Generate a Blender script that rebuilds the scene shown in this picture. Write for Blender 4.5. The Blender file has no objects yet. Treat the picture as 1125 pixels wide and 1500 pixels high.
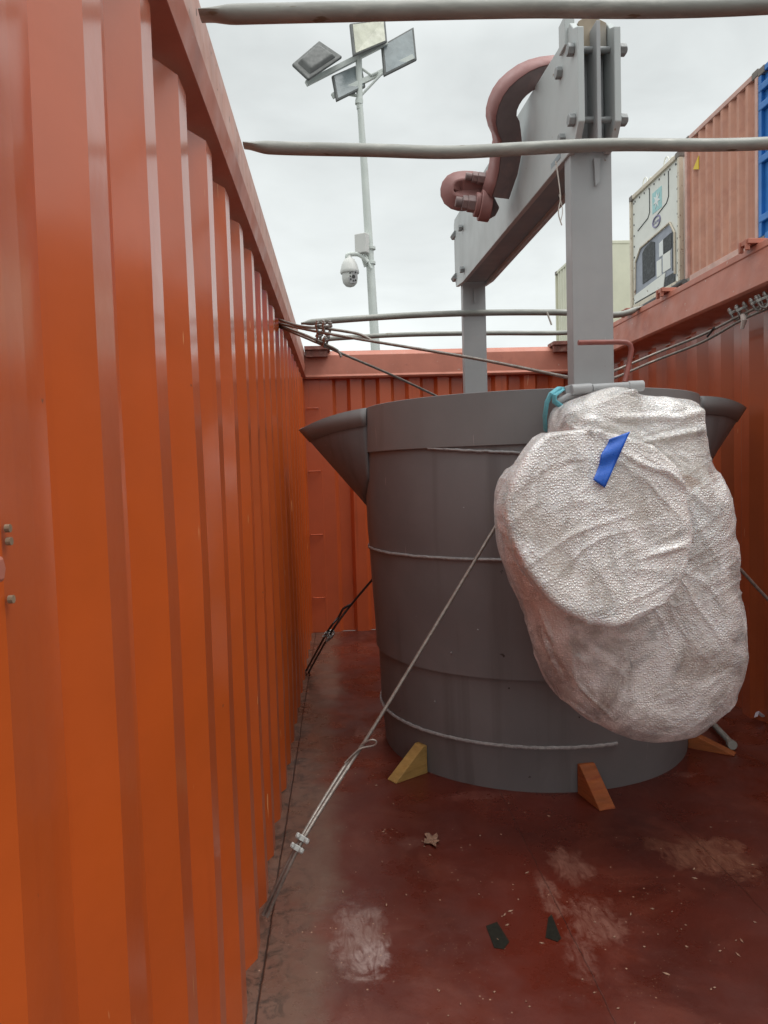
import bpy, bmesh, math, random
from mathutils import Vector, Matrix, noise
random.seed(7)
S = bpy.context.scene
COL = S.collection
R = math.radians

# ------------------------------------------------------------------ camera
cam_d = bpy.data.cameras.new('camera'); cam = bpy.data.objects.new('camera', cam_d); COL.objects.link(cam)
FPX, CX, CY = 1083.0, 562.5, 750.0
CP = Vector((0, 0, 1.35))
_y = Vector((499 - CX, CY - 691, -FPX)).normalized()
_u = Vector((-math.sin(.033), math.cos(.033), 0)); _u = (_u - _y * _u.dot(_y)).normalized()
_x = _y.cross(_u)
BM = Matrix((_x, _y, _u))              # camera axes -> world
cam.matrix_world = Matrix.Translation(CP) @ BM.to_4x4()
cam_d.sensor_fit = 'HORIZONTAL'; cam_d.sensor_width = 36; cam_d.lens = 36 * FPX / 1125
cam_d.clip_start = .05; cam_d.clip_end = 2000
S.camera = cam

# ------------------------------------------------------------------ world: bright overcast
W = bpy.data.worlds.new('World'); S.world = W; W.use_nodes = True
nt = W.node_tree; nt.nodes.clear()
def N(nt, t, **k):
    n = nt.nodes.new(t)
    for a, b in k.items():
        if a[0] == '_': n.inputs[a[1:]].default_value = b
        else: setattr(n, a, b)
    return n
SUN_EL, SUN_AZ = 62, 118      # degrees; azimuth clockwise from +Y
wo = N(nt, 'ShaderNodeOutputWorld'); bg = N(nt, 'ShaderNodeBackground'); bg.inputs[1].default_value = 1.0
sky = N(nt, 'ShaderNodeTexSky', sky_type='NISHITA', sun_disc=False, sun_elevation=R(SUN_EL), sun_rotation=R(SUN_AZ), dust_density=3.0)
skm = N(nt, 'ShaderNodeVectorMath', operation='SCALE'); skm.inputs['Scale'].default_value = .08
tc = N(nt, 'ShaderNodeTexCoord'); sep = N(nt, 'ShaderNodeSeparateXYZ')
ramp = N(nt, 'ShaderNodeValToRGB'); e = ramp.color_ramp.elements
e[0].position = 0; e[0].color = (.42, .44, .435, 1)
e[1].position = 1; e[1].color = (1.2, 1.2, 1.2, 1)
for p, v in ((.18, .46), (.32, .41), (.48, .37), (.64, .62), (.82, .98)):
    q = e.new(p); q.color = (v * .955, v * 1.0, v * .985, 1)
mp = N(nt, 'ShaderNodeMapping'); mp.inputs['Scale'].default_value = (1.6, 1.6, 3.6)
nz = N(nt, 'ShaderNodeTexNoise', _Scale=2.3, _Detail=6.0, _Roughness=.5, _Distortion=.35)
cr = N(nt, 'ShaderNodeMapRange'); cr.inputs[1].default_value = .32; cr.inputs[2].default_value = .66; cr.inputs[3].default_value = .84; cr.inputs[4].default_value = 1.07
mul = N(nt, 'ShaderNodeVectorMath', operation='SCALE')
sc2 = N(nt, 'ShaderNodeVectorMath', operation='SCALE'); sc2.inputs['Scale'].default_value = 2.3
mix = N(nt, 'ShaderNodeMixRGB', blend_type='MIX'); mix.inputs[0].default_value = .88
L = nt.links.new
L(tc.outputs['Generated'], sep.inputs[0]); L(sep.outputs['Z'], ramp.inputs[0])
L(tc.outputs['Generated'], mp.inputs[0]); L(mp.outputs[0], nz.inputs['Vector']); L(nz.outputs['Fac'], cr.inputs[0])
L(ramp.outputs[0], mul.inputs[0]); L(cr.outputs[0], mul.inputs['Scale'])
L(mul.outputs[0], sc2.inputs[0])
L(sky.outputs[0], skm.inputs[0]); L(skm.outputs[0], mix.inputs[1]); L(sc2.outputs[0], mix.inputs[2])
L(mix.outputs[0], bg.inputs[0]); L(bg.outputs[0], wo.inputs[0])

sd = bpy.data.lights.new('sun', 'SUN'); sd.energy = 1.0; sd.angle = R(30); sd.color = (1, .97, .93)
so = bpy.data.objects.new('sun', sd); COL.objects.link(so)
_sv = Vector((math.sin(R(SUN_AZ)) * math.cos(R(SUN_EL)), math.cos(R(SUN_AZ)) * math.cos(R(SUN_EL)), math.sin(R(SUN_EL))))
so.rotation_euler = _sv.to_track_quat('Z', 'Y').to_euler()
S.view_settings.view_transform = 'Standard'; S.view_settings.look = 'None'; S.view_settings.exposure = .05; S.view_settings.gamma = 1

# ------------------------------------------------------------------ helpers
def at(px, py, Y=None, X=None, Z=None):
    """world point seen at a photo pixel, at a real distance (Y), or on a plane X= / Z="""
    d = BM @ Vector((px - CX, CY - py, -FPX))
    t = Y / d.y if Y is not None else (X / d.x if X is not None else (Z - CP.z) / d.z)
    return CP + d * t

def spline(P, step=.006):
    out = []
    for i in range(len(P) - 1):
        p0 = P[max(i-1, 0)]; p1 = P[i]; p2 = P[i+1]; p3 = P[min(i+2, len(P)-1)]; k = max(2, int((p2 - p1).length / step))
        for s_ in range(k):
            t_ = s_ / k; out.append(.5 * ((2*p1) + (p2 - p0) * t_ + (2*p0 - 5*p1 + 4*p2 - p3) * t_**2 + (3*p1 - p0 - 3*p2 + p3) * t_**3))
    out.append(P[-1]); return out

def ortho(d):
    d = d.normalized(); a = Vector((0, 0, 1)) if abs(d.z) < .9 else Vector((1, 0, 0))
    s = d.cross(a).normalized(); return s, s.cross(d).normalized()

class MB:
    def __init__(s): s.v = []; s.f = []; s.sm = []
    def add(s, vs, fs, smooth=False):
        o = len(s.v); s.v += [Vector(v) for v in vs]
        s.f += [tuple(o + i for i in f) for f in fs]; s.sm += [smooth] * len(fs); return s
    def box(s, lo, hi, rot=None, c=None):
        vs = [Vector((x, y, z)) for x in (lo[0], hi[0]) for y in (lo[1], hi[1]) for z in (lo[2], hi[2])]
        if rot is not None: vs = [rot @ v + Vector(c) for v in vs]
        return s.add(vs, [(0,1,3,2),(4,6,7,5),(0,4,5,1),(2,3,7,6),(0,2,6,4),(1,5,7,3)])
    def hexa(s, a, b):       # two quads a,b (4 pts each, same order)
        return s.add(list(a) + list(b), [(3,2,1,0),(4,5,6,7),(0,1,5,4),(1,2,6,5),(2,3,7,6),(3,0,4,7)])
    def prism(s, pts, vec):  # polygon extruded by vec
        n = len(pts); vec = Vector(vec); P = [Vector(p) for p in pts]
        return s.add(P + [p + vec for p in P], [tuple(reversed(range(n))), tuple(range(n, 2*n))] + [(i, (i+1) % n, n + (i+1) % n, n + i) for i in range(n)])
    def tube(s, pts, r, n=12, caps=True, smooth=True, lobes=0, lobe=0., pitch=.1, flat=None):
        P = [Vector(p) for p in pts]; rs = r if isinstance(r, (list, tuple)) else [r] * len(P)
        T = [(P[min(i+1, len(P)-1)] - P[max(i-1, 0)]).normalized() for i in range(len(P))]
        A, B = ortho(T[0]); vs = []; dist = 0
        for i, p in enumerate(P):
            if i:
                dist += (P[i] - P[i-1]).length
                q = T[i-1].rotation_difference(T[i]); A = q @ A; B = q @ B
            fx, fy = flat[i] if flat else (1, 1)
            for k in range(n):
                a = 2 * math.pi * k / n
                rr = rs[i] * (1 + lobe * abs(math.cos(lobes * .5 * (a - 2 * math.pi * dist / pitch)))) if lobes else rs[i]
                vs.append(p + A * (math.cos(a) * rr * fx) + B * (math.sin(a) * rr * fy))
        fs = [(i*n + k, i*n + (k+1) % n, (i+1)*n + (k+1) % n, (i+1)*n + k) for i in range(len(P)-1) for k in range(n)]
        if caps: fs += [tuple(reversed(range(n))), tuple((len(P)-1)*n + k for k in range(n))]
        return s.add(vs, fs, smooth)
    def cyl(s, a, b, r, n=20, r2=None, smooth=True): return s.tube([a, b], [r, r if r2 is None else r2], n, True, smooth)
    def hexbolt(s, a, b, r): return s.tube([a, b], [r, r], 6, True, False)
    def lathe(s, prof, c=(0, 0), n=96, a0=0, a1=360, smooth=True, closed=False, fn=None):
        full = abs(a1 - a0) >= 359.9; m = n if full else n + 1; c = Vector((c[0], c[1], 0)); vs = []
        for (r, z) in prof:
            for k in range(m):
                a = R(a0 + (a1 - a0) * k / n); rr = r + (fn(a, z) if fn else 0)
                vs.append(c + Vector((rr * math.cos(a), rr * math.sin(a), z)))
        L_ = len(prof); fs = []
        for i in range(L_ if closed else L_ - 1):
            j = (i + 1) % L_
            for k in range(n):
                k2 = (k + 1) % m
                fs.append((i*m + k, i*m + k2, j*m + k2, j*m + k))
        return s.add(vs, fs, smooth)
    def build(s, name, m, parent=None, bevel=0, solid=0, angle=35, seg=2):
        me = bpy.data.meshes.new(name); me.from_pydata([tuple(v) for v in s.v], [], s.f)
        me.polygons.foreach_set('use_smooth', s.sm)
        bm = bmesh.new(); bm.from_mesh(me); bmesh.ops.recalc_face_normals(bm, faces=bm.faces); bm.to_mesh(me); bm.free()
        if any(s.sm): me.set_sharp_from_angle(angle=R(angle))
        me.materials.append(m)
        return link(name, me, parent, bevel, solid, seg)

def link(name, me, parent=None, bevel=0, solid=0, seg=2):
    o = bpy.data.objects.new(name, me); COL.objects.link(o)
    if parent is not None:
        o.parent = parent; o.matrix_parent_inverse = Matrix.Translation(parent.matrix_world_loc).inverted() if False else Matrix.Identity(4)
        base = Vector((0, 0, 0)); p = parent
        while p is not None: base += Vector(p.location); p = p.parent
        me.transform(Matrix.Translation(-base))
    else:                                       # origin at the base of the thing
        c = [v.co for v in me.vertices]
        b = Vector(((min(v.x for v in c) + max(v.x for v in c)) / 2, (min(v.y for v in c) + max(v.y for v in c)) / 2, min(v.z for v in c)))
        me.transform(Matrix.Translation(-b)); o.location = b
    if solid: m = o.modifiers.new('solid', 'SOLIDIFY'); m.thickness = solid; m.offset = 0
    if bevel: m = o.modifiers.new('bevel', 'BEVEL'); m.width = bevel; m.segments = seg; m.limit_method = 'ANGLE'; m.angle_limit = R(40)
    return o

def empty(name, loc):
    o = bpy.data.objects.new(name, None); COL.objects.link(o); o.location = loc; o.empty_display_size = .1; return o
def tag(o, label=None, cat=None, group=None, kind=None):
    if label: o['label'] = label
    if cat: o['category'] = cat
    if group: o['group'] = group
    if kind: o['kind'] = kind
    return o

# ------------------------------------------------------------------ materials
def mat(name, col, rough=.5, metal=0, var=.12, vscale=4, col2=None, c2scale=3, c2lo=.5, c2hi=.7, bump=0, bscale=60, bdist=.002,
        coat=0, coat_ior=1.5, coat_rough=.15, spots=None, spotscale=40, spotthr=.72, streak=None, spec=.5, stretch=(1, 1, 1), rvar=.12, scratch=None):
    m = bpy.data.materials.new(name); m.use_nodes = True; t = m.node_tree; L = t.links.new
    b = t.nodes['Principled BSDF']; b.inputs['Roughness'].default_value = rough; b.inputs['Metallic'].default_value = metal
    b.inputs['Specular IOR Level'].default_value = spec; b.inputs['Coat Weight'].default_value = coat; b.inputs['Coat Roughness'].default_value = coat_rough; b.inputs['Coat IOR'].default_value = coat_ior
    tc = N(t, 'ShaderNodeTexCoord'); mp = N(t, 'ShaderNodeMapping'); mp.inputs['Scale'].default_value = stretch
    L(tc.outputs['Object'], mp.inputs[0]); V = mp.outputs[0]
    n1 = N(t, 'ShaderNodeTexNoise', _Scale=vscale, _Detail=8.0, _Roughness=.6); L(V, n1.inputs['Vector'])
    mr = N(t, 'ShaderNodeMapRange'); mr.inputs[1].default_value = .3; mr.inputs[2].default_value = .7; mr.inputs[3].default_value = 1 - var; mr.inputs[4].default_value = 1 + var
    L(n1.outputs['Fac'], mr.inputs[0])
    vm = N(t, 'ShaderNodeVectorMath', operation='SCALE'); vm.inputs[0].default_value = col[:3]; L(mr.outputs[0], vm.inputs['Scale'])
    cur = vm.outputs[0]
    def overlay(fac, c):
        nonlocal cur
        x = N(t, 'ShaderNodeMixRGB'); L(fac, x.inputs[0]); L(cur, x.inputs[1]); x.inputs[2].default_value = (*c[:3], 1); cur = x.outputs[0]
    def thr(sock, lo, hi, top=1.0):
        r = N(t, 'ShaderNodeMapRange'); r.inputs[1].default_value = lo; r.inputs[2].default_value = hi; r.inputs[4].default_value = top; L(sock, r.inputs[0]); return r.outputs[0]
    if col2:
        n2 = N(t, 'ShaderNodeTexNoise', _Scale=c2scale, _Detail=9.0, _Roughness=.65, _Distortion=.4); L(V, n2.inputs['Vector']); overlay(thr(n2.outputs['Fac'], c2lo, c2hi, .85), col2)
    if streak:     # vertical run marks
        ms = N(t, 'ShaderNodeMapping'); ms.inputs['Scale'].default_value = (streak[1], streak[1], streak[1] * .03); L(tc.outputs['Object'], ms.inputs[0])
        ns = N(t, 'ShaderNodeTexNoise', _Scale=1.0, _Detail=5.0); L(ms.outputs[0], ns.inputs['Vector']); overlay(thr(ns.outputs['Fac'], streak[2], streak[2] + .14, streak[3]), streak[0])
    if scratch:    # sparse short scratches: colour, scale, threshold
        for q, rot in enumerate(((.0, .0, .0), (.5, .3, .2))):
            ms = N(t, 'ShaderNodeMapping'); ms.inputs['Scale'].default_value = (scratch[1] * 5, scratch[1] * 5, scratch[1] * .45); ms.inputs['Rotation'].default_value = rot; L(tc.outputs['Object'], ms.inputs[0])
            ns = N(t, 'ShaderNodeTexNoise', _Scale=1.0, _Detail=1.0); ns.inputs['Distortion'].default_value = .6; L(ms.outputs[0], ns.inputs['Vector'])
            overlay(thr(ns.outputs['Fac'], scratch[2], scratch[2] + .02, .8), scratch[0])
    if spots:
        n3 = N(t, 'ShaderNodeTexNoise', _Scale=spotscale, _Detail=3.0); L(V, n3.inputs['Vector']); overlay(thr(n3.outputs['Fac'], spotthr, spotthr + .03), spots)
    L(cur, b.inputs['Base Color'])
    rr = N(t, 'ShaderNodeMapRange'); rr.inputs[1].default_value = .3; rr.inputs[2].default_value = .7; rr.inputs[3].default_value = max(.02, rough - rvar); rr.inputs[4].default_value = min(1, rough + rvar)
    n4 = N(t, 'ShaderNodeTexNoise', _Scale=vscale * 2.3, _Detail=6.0); L(V, n4.inputs['Vector']); L(n4.outputs['Fac'], rr.inputs[0]); L(rr.outputs[0], b.inputs['Roughness'])
    if bump:
        n5 = N(t, 'ShaderNodeTexNoise', _Scale=bscale, _Detail=5.0); L(V, n5.inputs['Vector'])
        bp = N(t, 'ShaderNodeBump'); bp.inputs['Strength'].default_value = bump; bp.inputs['Distance'].default_value = bdist; L(n5.outputs['Fac'], bp.inputs['Height']); L(bp.outputs[0], b.inputs['Normal'])
    return m

ORANGE = mat('orange_paint', (.50, .089, .013), .42, var=.10, vscale=2.2, col2=(.42, .08, .012), c2scale=1.2, c2lo=.52, c2hi=.75, bump=.5, bscale=4.5, bdist=.008,
             spec=.35, spots=(.20, .06, .03), spotscale=34, spotthr=.765, coat=.75, coat_ior=1.85, coat_rough=.16, streak=((.34, .05, .012), 14, .62, .35), scratch=((.70, .36, .16), 13, .776), rvar=.08)
ENDWALL = mat('end_wall_paint', (.50, .095, .026), .42, coat=.5, coat_ior=1.5, coat_rough=.3, var=.1, vscale=2.5, bump=.25, bscale=6, bdist=.003, streak=((.25, .04, .015), 18, .6, .4), scratch=((.65, .38, .22), 7, .79))
REDWALL = mat('red_brown_wall_paint', (.44, .092, .030), .42, coat=.9, coat_ior=1.85, coat_rough=.2, var=.1, vscale=2.5, bump=.4, bscale=5, bdist=.005, streak=((.30, .05, .02), 16, .6, .4), scratch=((.65, .38, .22), 8, .785), spots=(.2, .06, .03), spotscale=30, spotthr=.76)
RAIL = mat('rail_paint', (.46, .165, .11), .5, var=.12, vscale=5, col2=(.36, .12, .085), c2scale=6, c2lo=.58, c2hi=.72, bump=.3, bscale=25, bdist=.002,
           spots=(.5, .36, .3), spotscale=28, spotthr=.70)
RAILSCUFF = mat('scuffed_rail_paint', (.50, .27, .21), .5, var=.15, vscale=7, col2=(.38, .15, .11), c2scale=9, c2lo=.55, c2hi=.66, bump=.3, bscale=30, spots=(.14, .07, .05), spotscale=35, spotthr=.68)
PRIMER = mat('dark_grey_primer', (.160, .163, .168), .55, var=.1, vscale=1.6, col2=(.205, .205, .208), c2scale=1.5, c2lo=.45, c2hi=.75, bump=.2, bscale=90, bdist=.001,
             streak=((.115, .113, .113), 11, .57, .6), scratch=((.30, .29, .28), 12, .80), spots=(.035, .028, .024), spotscale=20, spotthr=.735)
PRIMER_EDGE = mat('grey_primer_band', (.195, .195, .195), .55, var=.1, vscale=2, bump=.2, bscale=80, bdist=.001, scratch=((.32, .3, .28), 12, .79), streak=((.15, .145, .14), 8, .58, .5))
WELD = mat('weld_metal', (.28, .28, .28), .55, var=.3, vscale=60, bump=.8, bscale=150, bdist=.003)
BAIL = mat('bail_grey_paint', (.31, .32, .325), .5, var=.09, vscale=3, scratch=((.45, .45, .45), 14, .80), spots=(.18, .13, .1), spotscale=26, spotthr=.735, col2=(.36, .36, .36), c2scale=2, bump=.15, bscale=70, bdist=.001, streak=((.31, .31, .31), 10, .6, .4))
BAILPLATE = mat('bail_plate_paint', (.42, .45, .445), .5, var=.08, vscale=3, scratch=((.3, .3, .3), 12, .80), spots=(.22, .17, .13), spotscale=24, spotthr=.735, bump=.15, bscale=60, bdist=.001, streak=((.36, .37, .36), 9, .62, .4))
BOLT = mat('bolt_steel', (.25, .26, .26), .5, metal=.2, var=.2, vscale=30, bump=.3, bscale=120)
HOOKRED = mat('hook_red_oxide', (.27, .125, .115), .6, var=.15, vscale=8, col2=(.26, .11, .10), c2scale=9, bump=.3, bscale=60)
HOOKFACE = mat('hook_shaded_face', (.16, .12, .118), .6, var=.2, vscale=6, col2=(.28, .17, .16), c2scale=5, bump=.3, bscale=60)  # shade on the hook's flat face put into the colour
GALV = mat('galvanised_pipe', (.27, .275, .25), .5, metal=.15, var=.22, vscale=14, col2=(.38, .375, .34), c2scale=22, c2lo=.52, c2hi=.66, bump=.25, bscale=90, stretch=(.35, 1, 1), spots=(.16, .13, .09), spotscale=30, spotthr=.68)
ROPE = mat('steel_rope', (.26, .235, .21), .45, metal=.45, var=.3, vscale=60, col2=(.25, .2, .17), c2scale=30)
ROPEDARK = mat('oiled_steel_rope', (.05, .04, .038), .5, metal=.2, var=.3, vscale=60)
CLIP = mat('zinc_clip', (.38, .37, .35), .3, metal=.75, var=.2, vscale=80)
WOODY = mat('yellow_wood', (.38, .235, .07), .75, var=.25, vscale=9, col2=(.3, .17, .04), c2scale=14, stretch=(1, 1, 5), bump=.5, bscale=60)
WOODO = mat('red_stained_wood', (.30, .085, .020), .75, var=.3, vscale=9, col2=(.2, .035, .018), c2scale=8, stretch=(1, 1, 5), bump=.5, bscale=60)
MAST = mat('mast_paint', (.62, .66, .62), .5, var=.08, vscale=3, streak=((.34, .35, .32), 6, .6, .4))
LAMPBODY = mat('floodlight_housing', (.12, .125, .12), .6, var=.15, vscale=8)
LAMPGLASS = mat('floodlight_glass', (.48, .49, .38), .3, var=.2, vscale=5)
LAMPGLASSD = mat('floodlight_reflector', (.25, .29, .3), .3, var=.2, vscale=5)
CAMW = mat('white_plastic', (.62, .62, .59), .4, var=.05)
CAMD = mat('camera_face', (.34, .33, .33), .35, var=.1)
BLACK = mat('black_rubber', (.022, .022, .022), .6, var=.3, vscale=20, col2=(.06, .055, .05), c2scale=12)
BRICKC = mat('old_red_container_paint', (.56, .27, .185), .6, var=.12, vscale=2, col2=(.46, .20, .14), c2scale=3, streak=((.42, .2, .15), 5, .58, .5), bump=.2, bscale=10, bdist=.01)
BRICKF = mat('old_red_frame_paint', (.60, .36, .30), .6, var=.15, vscale=4, spots=(.6, .48, .4), spotscale=8, spotthr=.66)
BLUEC = mat('blue_container_paint', (.025, .17, .50), .45, var=.12, vscale=3, streak=((.02, .1, .32), 6, .6, .5))
CREAM = mat('cream_container_paint', (.70, .69, .55), .55, var=.06, vscale=2, streak=((.42, .38, .26), 5, .6, .5))
CREAMR = mat('reefer_white_paint', (.76, .76, .70), .55, var=.07, vscale=2, streak=((.45, .4, .3), 7, .6, .5), spots=(.3, .26, .2), spotscale=9, spotthr=.72)
CREAME = mat('chipped_cream_edge', (.66, .58, .46), .6, var=.1, vscale=4, spots=(.34, .22, .15), spotscale=14, spotthr=.64)
REEFG = mat('reefer_unit_grey', (.30, .32, .37), .5, var=.12, vscale=6)
REEFD = mat('reefer_dark_opening', (.035, .038, .04), .6, var=.3, vscale=10, col2=(.10, .11, .12), c2scale=12)
TEAL = mat('pale_teal_decal', (.36, .62, .62), .5, var=.12, vscale=12)
WHITE = mat('white_decal', (.78, .8, .78), .5, var=.05)
PURP = mat('faded_violet_decal', (.24, .22, .36), .5, var=.1)
YEL = mat('yellow_sticker', (.75, .52, .02), .5, var=.05)
TAPE = mat('blue_tape', (.012, .12, .60), .3, var=.1, vscale=30, bump=.4, bscale=40, bdist=.003, spec=.7)
CYAN = mat('cyan_strap', (.11, .38, .45), .55, var=.2, vscale=40, bump=.4, bscale=200)
DEBRIS = mat('wood_chip', (.34, .22, .15), .8, var=.3, vscale=20)
LEAF = mat('dry_leaf', (.25, .15, .10), .8, var=.35, vscale=60, bump=.8, bscale=120)
PAPER = mat('crumpled_white_paper', (.62, .56, .62), .7, var=.15, vscale=40)
DARKP = mat('dark_floor_plug', (.016, .016, .012), .9, spec=.15, var=.3, vscale=60)
GROUND = mat('yard_asphalt', (.10, .10, .095), .85, var=.2, vscale=.6, bump=.4, bscale=30)
RED_HANDLE = mat('dull_red_handle', (.24, .07, .055), .5, var=.2, vscale=20)

def floor_material():
    m = bpy.data.materials.new('painted_plywood_floor'); m.use_nodes = True; t = m.node_tree; L = t.links.new
    b = t.nodes['Principled BSDF']; tc = N(t, 'ShaderNodeTexCoord'); va = N(t, 'ShaderNodeVectorMath', operation='ADD'); va.inputs[1].default_value = (.91, 3.2, 0); L(tc.outputs['Object'], va.inputs[0]); V = va.outputs[0]
    sp = N(t, 'ShaderNodeSeparateXYZ'); L(V, sp.inputs[0])
    def noi(sc, det=8., rough=.6, dist=0., vec=None):
        n = N(t, 'ShaderNodeTexNoise', _Scale=sc, _Detail=det, _Roughness=rough, _Distortion=dist); L(vec or V, n.inputs['Vector']); return n.outputs['Fac']
    def rng(s, a, b_, c=0., d=1.):
        r = N(t, 'ShaderNodeMapRange'); r.inputs[1].default_value = a; r.inputs[2].default_value = b_; r.inputs[3].default_value = c; r.inputs[4].default_value = d; L(s, r.inputs[0]); return r.outputs[0]
    def mth(op, a, b_=None):
        n = N(t, 'ShaderNodeMath', operation=op)
        for i, q in enumerate((a, b_)):
            if q is None: continue
            if isinstance(q, (int, float)): n.inputs[i].default_value = q
            else: L(q, n.inputs[i])
        return n.outputs[0]
    def mx(f, a, c):
        x = N(t, 'ShaderNodeMixRGB'); L(f, x.inputs[0])
        if isinstance(a, tuple): x.inputs[1].default_value = (*a, 1)
        else: L(a, x.inputs[1])
        if isinstance(c, tuple): x.inputs[2].default_value = (*c, 1)
        else: L(c, x.inputs[2])
        return x.outputs[0]
    n1 = noi(3, 9., .65, .5); n2 = noi(9, 9., .7); n3 = noi(1.3, 5.)
    col = mx(rng(n3, .35, .65), (.115, .018, .009), (.065, .012, .007))
    col = mx(rng(n1, .52, .72, 0, .5), col, (.19, .05, .03))
    # dusty brown band along the left wall: warped edge
    e1 = mth('ADD', sp.outputs['X'], mth('MULTIPLY', mth('SUBTRACT', n1, .5), .35))
    e1 = mth('ADD', e1, mth('MULTIPLY', mth('SUBTRACT', n2, .5), .08))
    band = rng(e1, -.03, -.12)
    col = mx(mth('MULTIPLY', band, rng(n2, .3, .62, .55, .95)), col, (.15, .092, .066))
    # wider thin grey film near the left foreground
    film = mth('MULTIPLY', rng(e1, .42, -.08, 0, .32), rng(n1, .42, .62, .1, 1.))
    col = mx(film, col, (.15, .075, .055))
    grime = mth('MULTIPLY', rng(sp.outputs['X'], -.10, -.25), rng(noi(16, 8., .75, .8), .48, .6))
    col = mx(grime, col, (.045, .03, .022))
    bm_ = N(t, 'ShaderNodeMapping'); bm_.inputs['Scale'].default_value = (34, 9, 1); bm_.inputs['Rotation'].default_value = (0, 0, .12); L(V, bm_.inputs[0])
    brush = noi(1.0, 10., .72, 1.6, bm_.outputs[0])
    # stains: centre x, y, rx, ry, colour, strength
    for (sx, sy, rx, ry, c, k) in STAINS:
        dx = mth('DIVIDE', mth('SUBTRACT', sp.outputs['X'], sx), rx); dy = mth('DIVIDE', mth('SUBTRACT', sp.outputs['Y'], sy), ry)
        d = mth('SQRT', mth('ADD', mth('MULTIPLY', dx, dx), mth('MULTIPLY', dy, dy)))
        d = mth('ADD', d, mth('MULTIPLY', mth('SUBTRACT', noi(7, 9., .7, 1.2), .5), 2.6))
        msk = mth('MULTIPLY', rng(d, 1.05, .62), rng(brush, .36, .62, .10, .9))
        col = mx(mth('MULTIPLY', msk, k), col, c)
    # pale chips and specks
    vo = N(t, 'ShaderNodeTexVoronoi', _Scale=30.0, feature='F1'); L(V, vo.inputs['Vector'])
    spk = mth('MULTIPLY', rng(vo.outputs['Distance'], .10, .05), rng(noi(3.1, 3.), .5, .56))
    col = mx(spk, col, (.40, .26, .18))
    vo2 = N(t, 'ShaderNodeTexVoronoi', _Scale=75.0, feature='F1'); L(V, vo2.inputs['Vector'])
    spk2 = mth('MULTIPLY', rng(vo2.outputs['Distance'], .12, .06), rng(noi(5.3, 3.), .52, .58))
    col = mx(mth('MULTIPLY', spk2, .7), col, (.33, .2, .13))
    # board seams
    seam = None
    for sx in (-.255, .62, 1.22, 1.83):
        s_ = rng(mth('ABSOLUTE', mth('SUBTRACT', mth('ADD', sp.outputs['X'], mth('MULTIPLY', mth('SUBTRACT', n2, .5), .016)), sx)), .0045 if sx < 0 else .0028, .0008)
        if sx > 0: s_ = mth('MULTIPLY', s_, .45)
        seam = s_ if seam is None else mth('MAXIMUM', seam, s_)
    col = mx(seam, col, (.02, .012, .009))
    L(col, b.inputs['Base Color'])
    L(rng(noi(4, 8., .65), .36, .62, .17, .52), b.inputs['Roughness']); b.inputs['Specular IOR Level'].default_value = .5
    bp = N(t, 'ShaderNodeBump'); bp.inputs['Strength'].default_value = .35; bp.inputs['Distance'].default_value = .004
    L(mth('ADD', noi(14, 8., .6), mth('MULTIPLY', seam, -1.5)), bp.inputs['Height']); L(bp.outputs[0], b.inputs['Normal'])
    return m

def fl(px, py): return at(px, py, Z=0)
def stain(px, py, rx, ry, c, k): p = fl(px, py); return (p.x, p.y, rx, ry, c, k)
STAINS = [stain(530, 1375, .085, .17, (.26, .18, .155), .9), stain(545, 1400, .06, .08, (.36, .28, .26), .75),
          stain(835, 1270, .075, .13, (.24, .11, .08), 1.), stain(875, 1345, .09, .14, (.22, .10, .075), 1.), stain(805, 1310, .04, .12, (.22, .10, .075), 1.), stain(850, 1400, .05, .10, (.20, .09, .07), .9),
          stain(1045, 1255, .14, .14, (.24, .105, .065), 1.), stain(960, 1235, .05, .05, (.24, .1, .06), .5),
          stain(600, 1235, .05, .05, (.2, .09, .07), .4), stain(1005, 1135, .05, .04, (.2, .08, .06), .6), stain(545, 1075, .09, .12, (.25, .13, .1), .8),
          stain(480, 1010, .08, .25, (.24, .14, .11), .6), stain(700, 1165, .2, .04, (.2, .07, .055), .6)]
FLOOR = floor_material()

# ------------------------------------------------------------------ ground (structure)
g = MB(); g.box((-400, -400, -.6), (400, 400, -.17)); tag(g.build('ground', GROUND), kind='structure')

# ------------------------------------------------------------------ the open-top container
XL, XR, YE, ZT = -.28, 2.10, 6.2, 2.35
def corr(u0, u1, pitch, depth, phase=0, ff=.252):
    """list of (u, off): off 0 = inner flat, depth = outer flat"""
    out = []; u = u0 - phase
    f, s_ = pitch * ff, pitch * (.5 - ff)
    while u < u1:
        for du, o in ((0, 0), (f, 0), (f + s_, depth), (2*f + s_, depth)):
            q = u + du
            if u0 <= q <= u1: out.append((q, o))
        u += pitch
    if out[0][0] > u0: out.insert(0, (u0, out[0][1]))
    if out[-1][0] < u1: out.append((u1, out[-1][1]))
    return out
def sheet(mb, prof, mapf, z0, z1, nz=1):
    vs = []; n = len(prof)
    for k in range(nz + 1):
        z = z0 + (z1 - z0) * k / nz
        for (u, o) in prof: vs.append(mapf(u, o, z))
    fs = [(k*n + i, k*n + i + 1, (k+1)*n + i + 1, (k+1)*n + i) for k in range(nz) for i in range(n - 1)]
    return mb.add(vs, fs)

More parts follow.
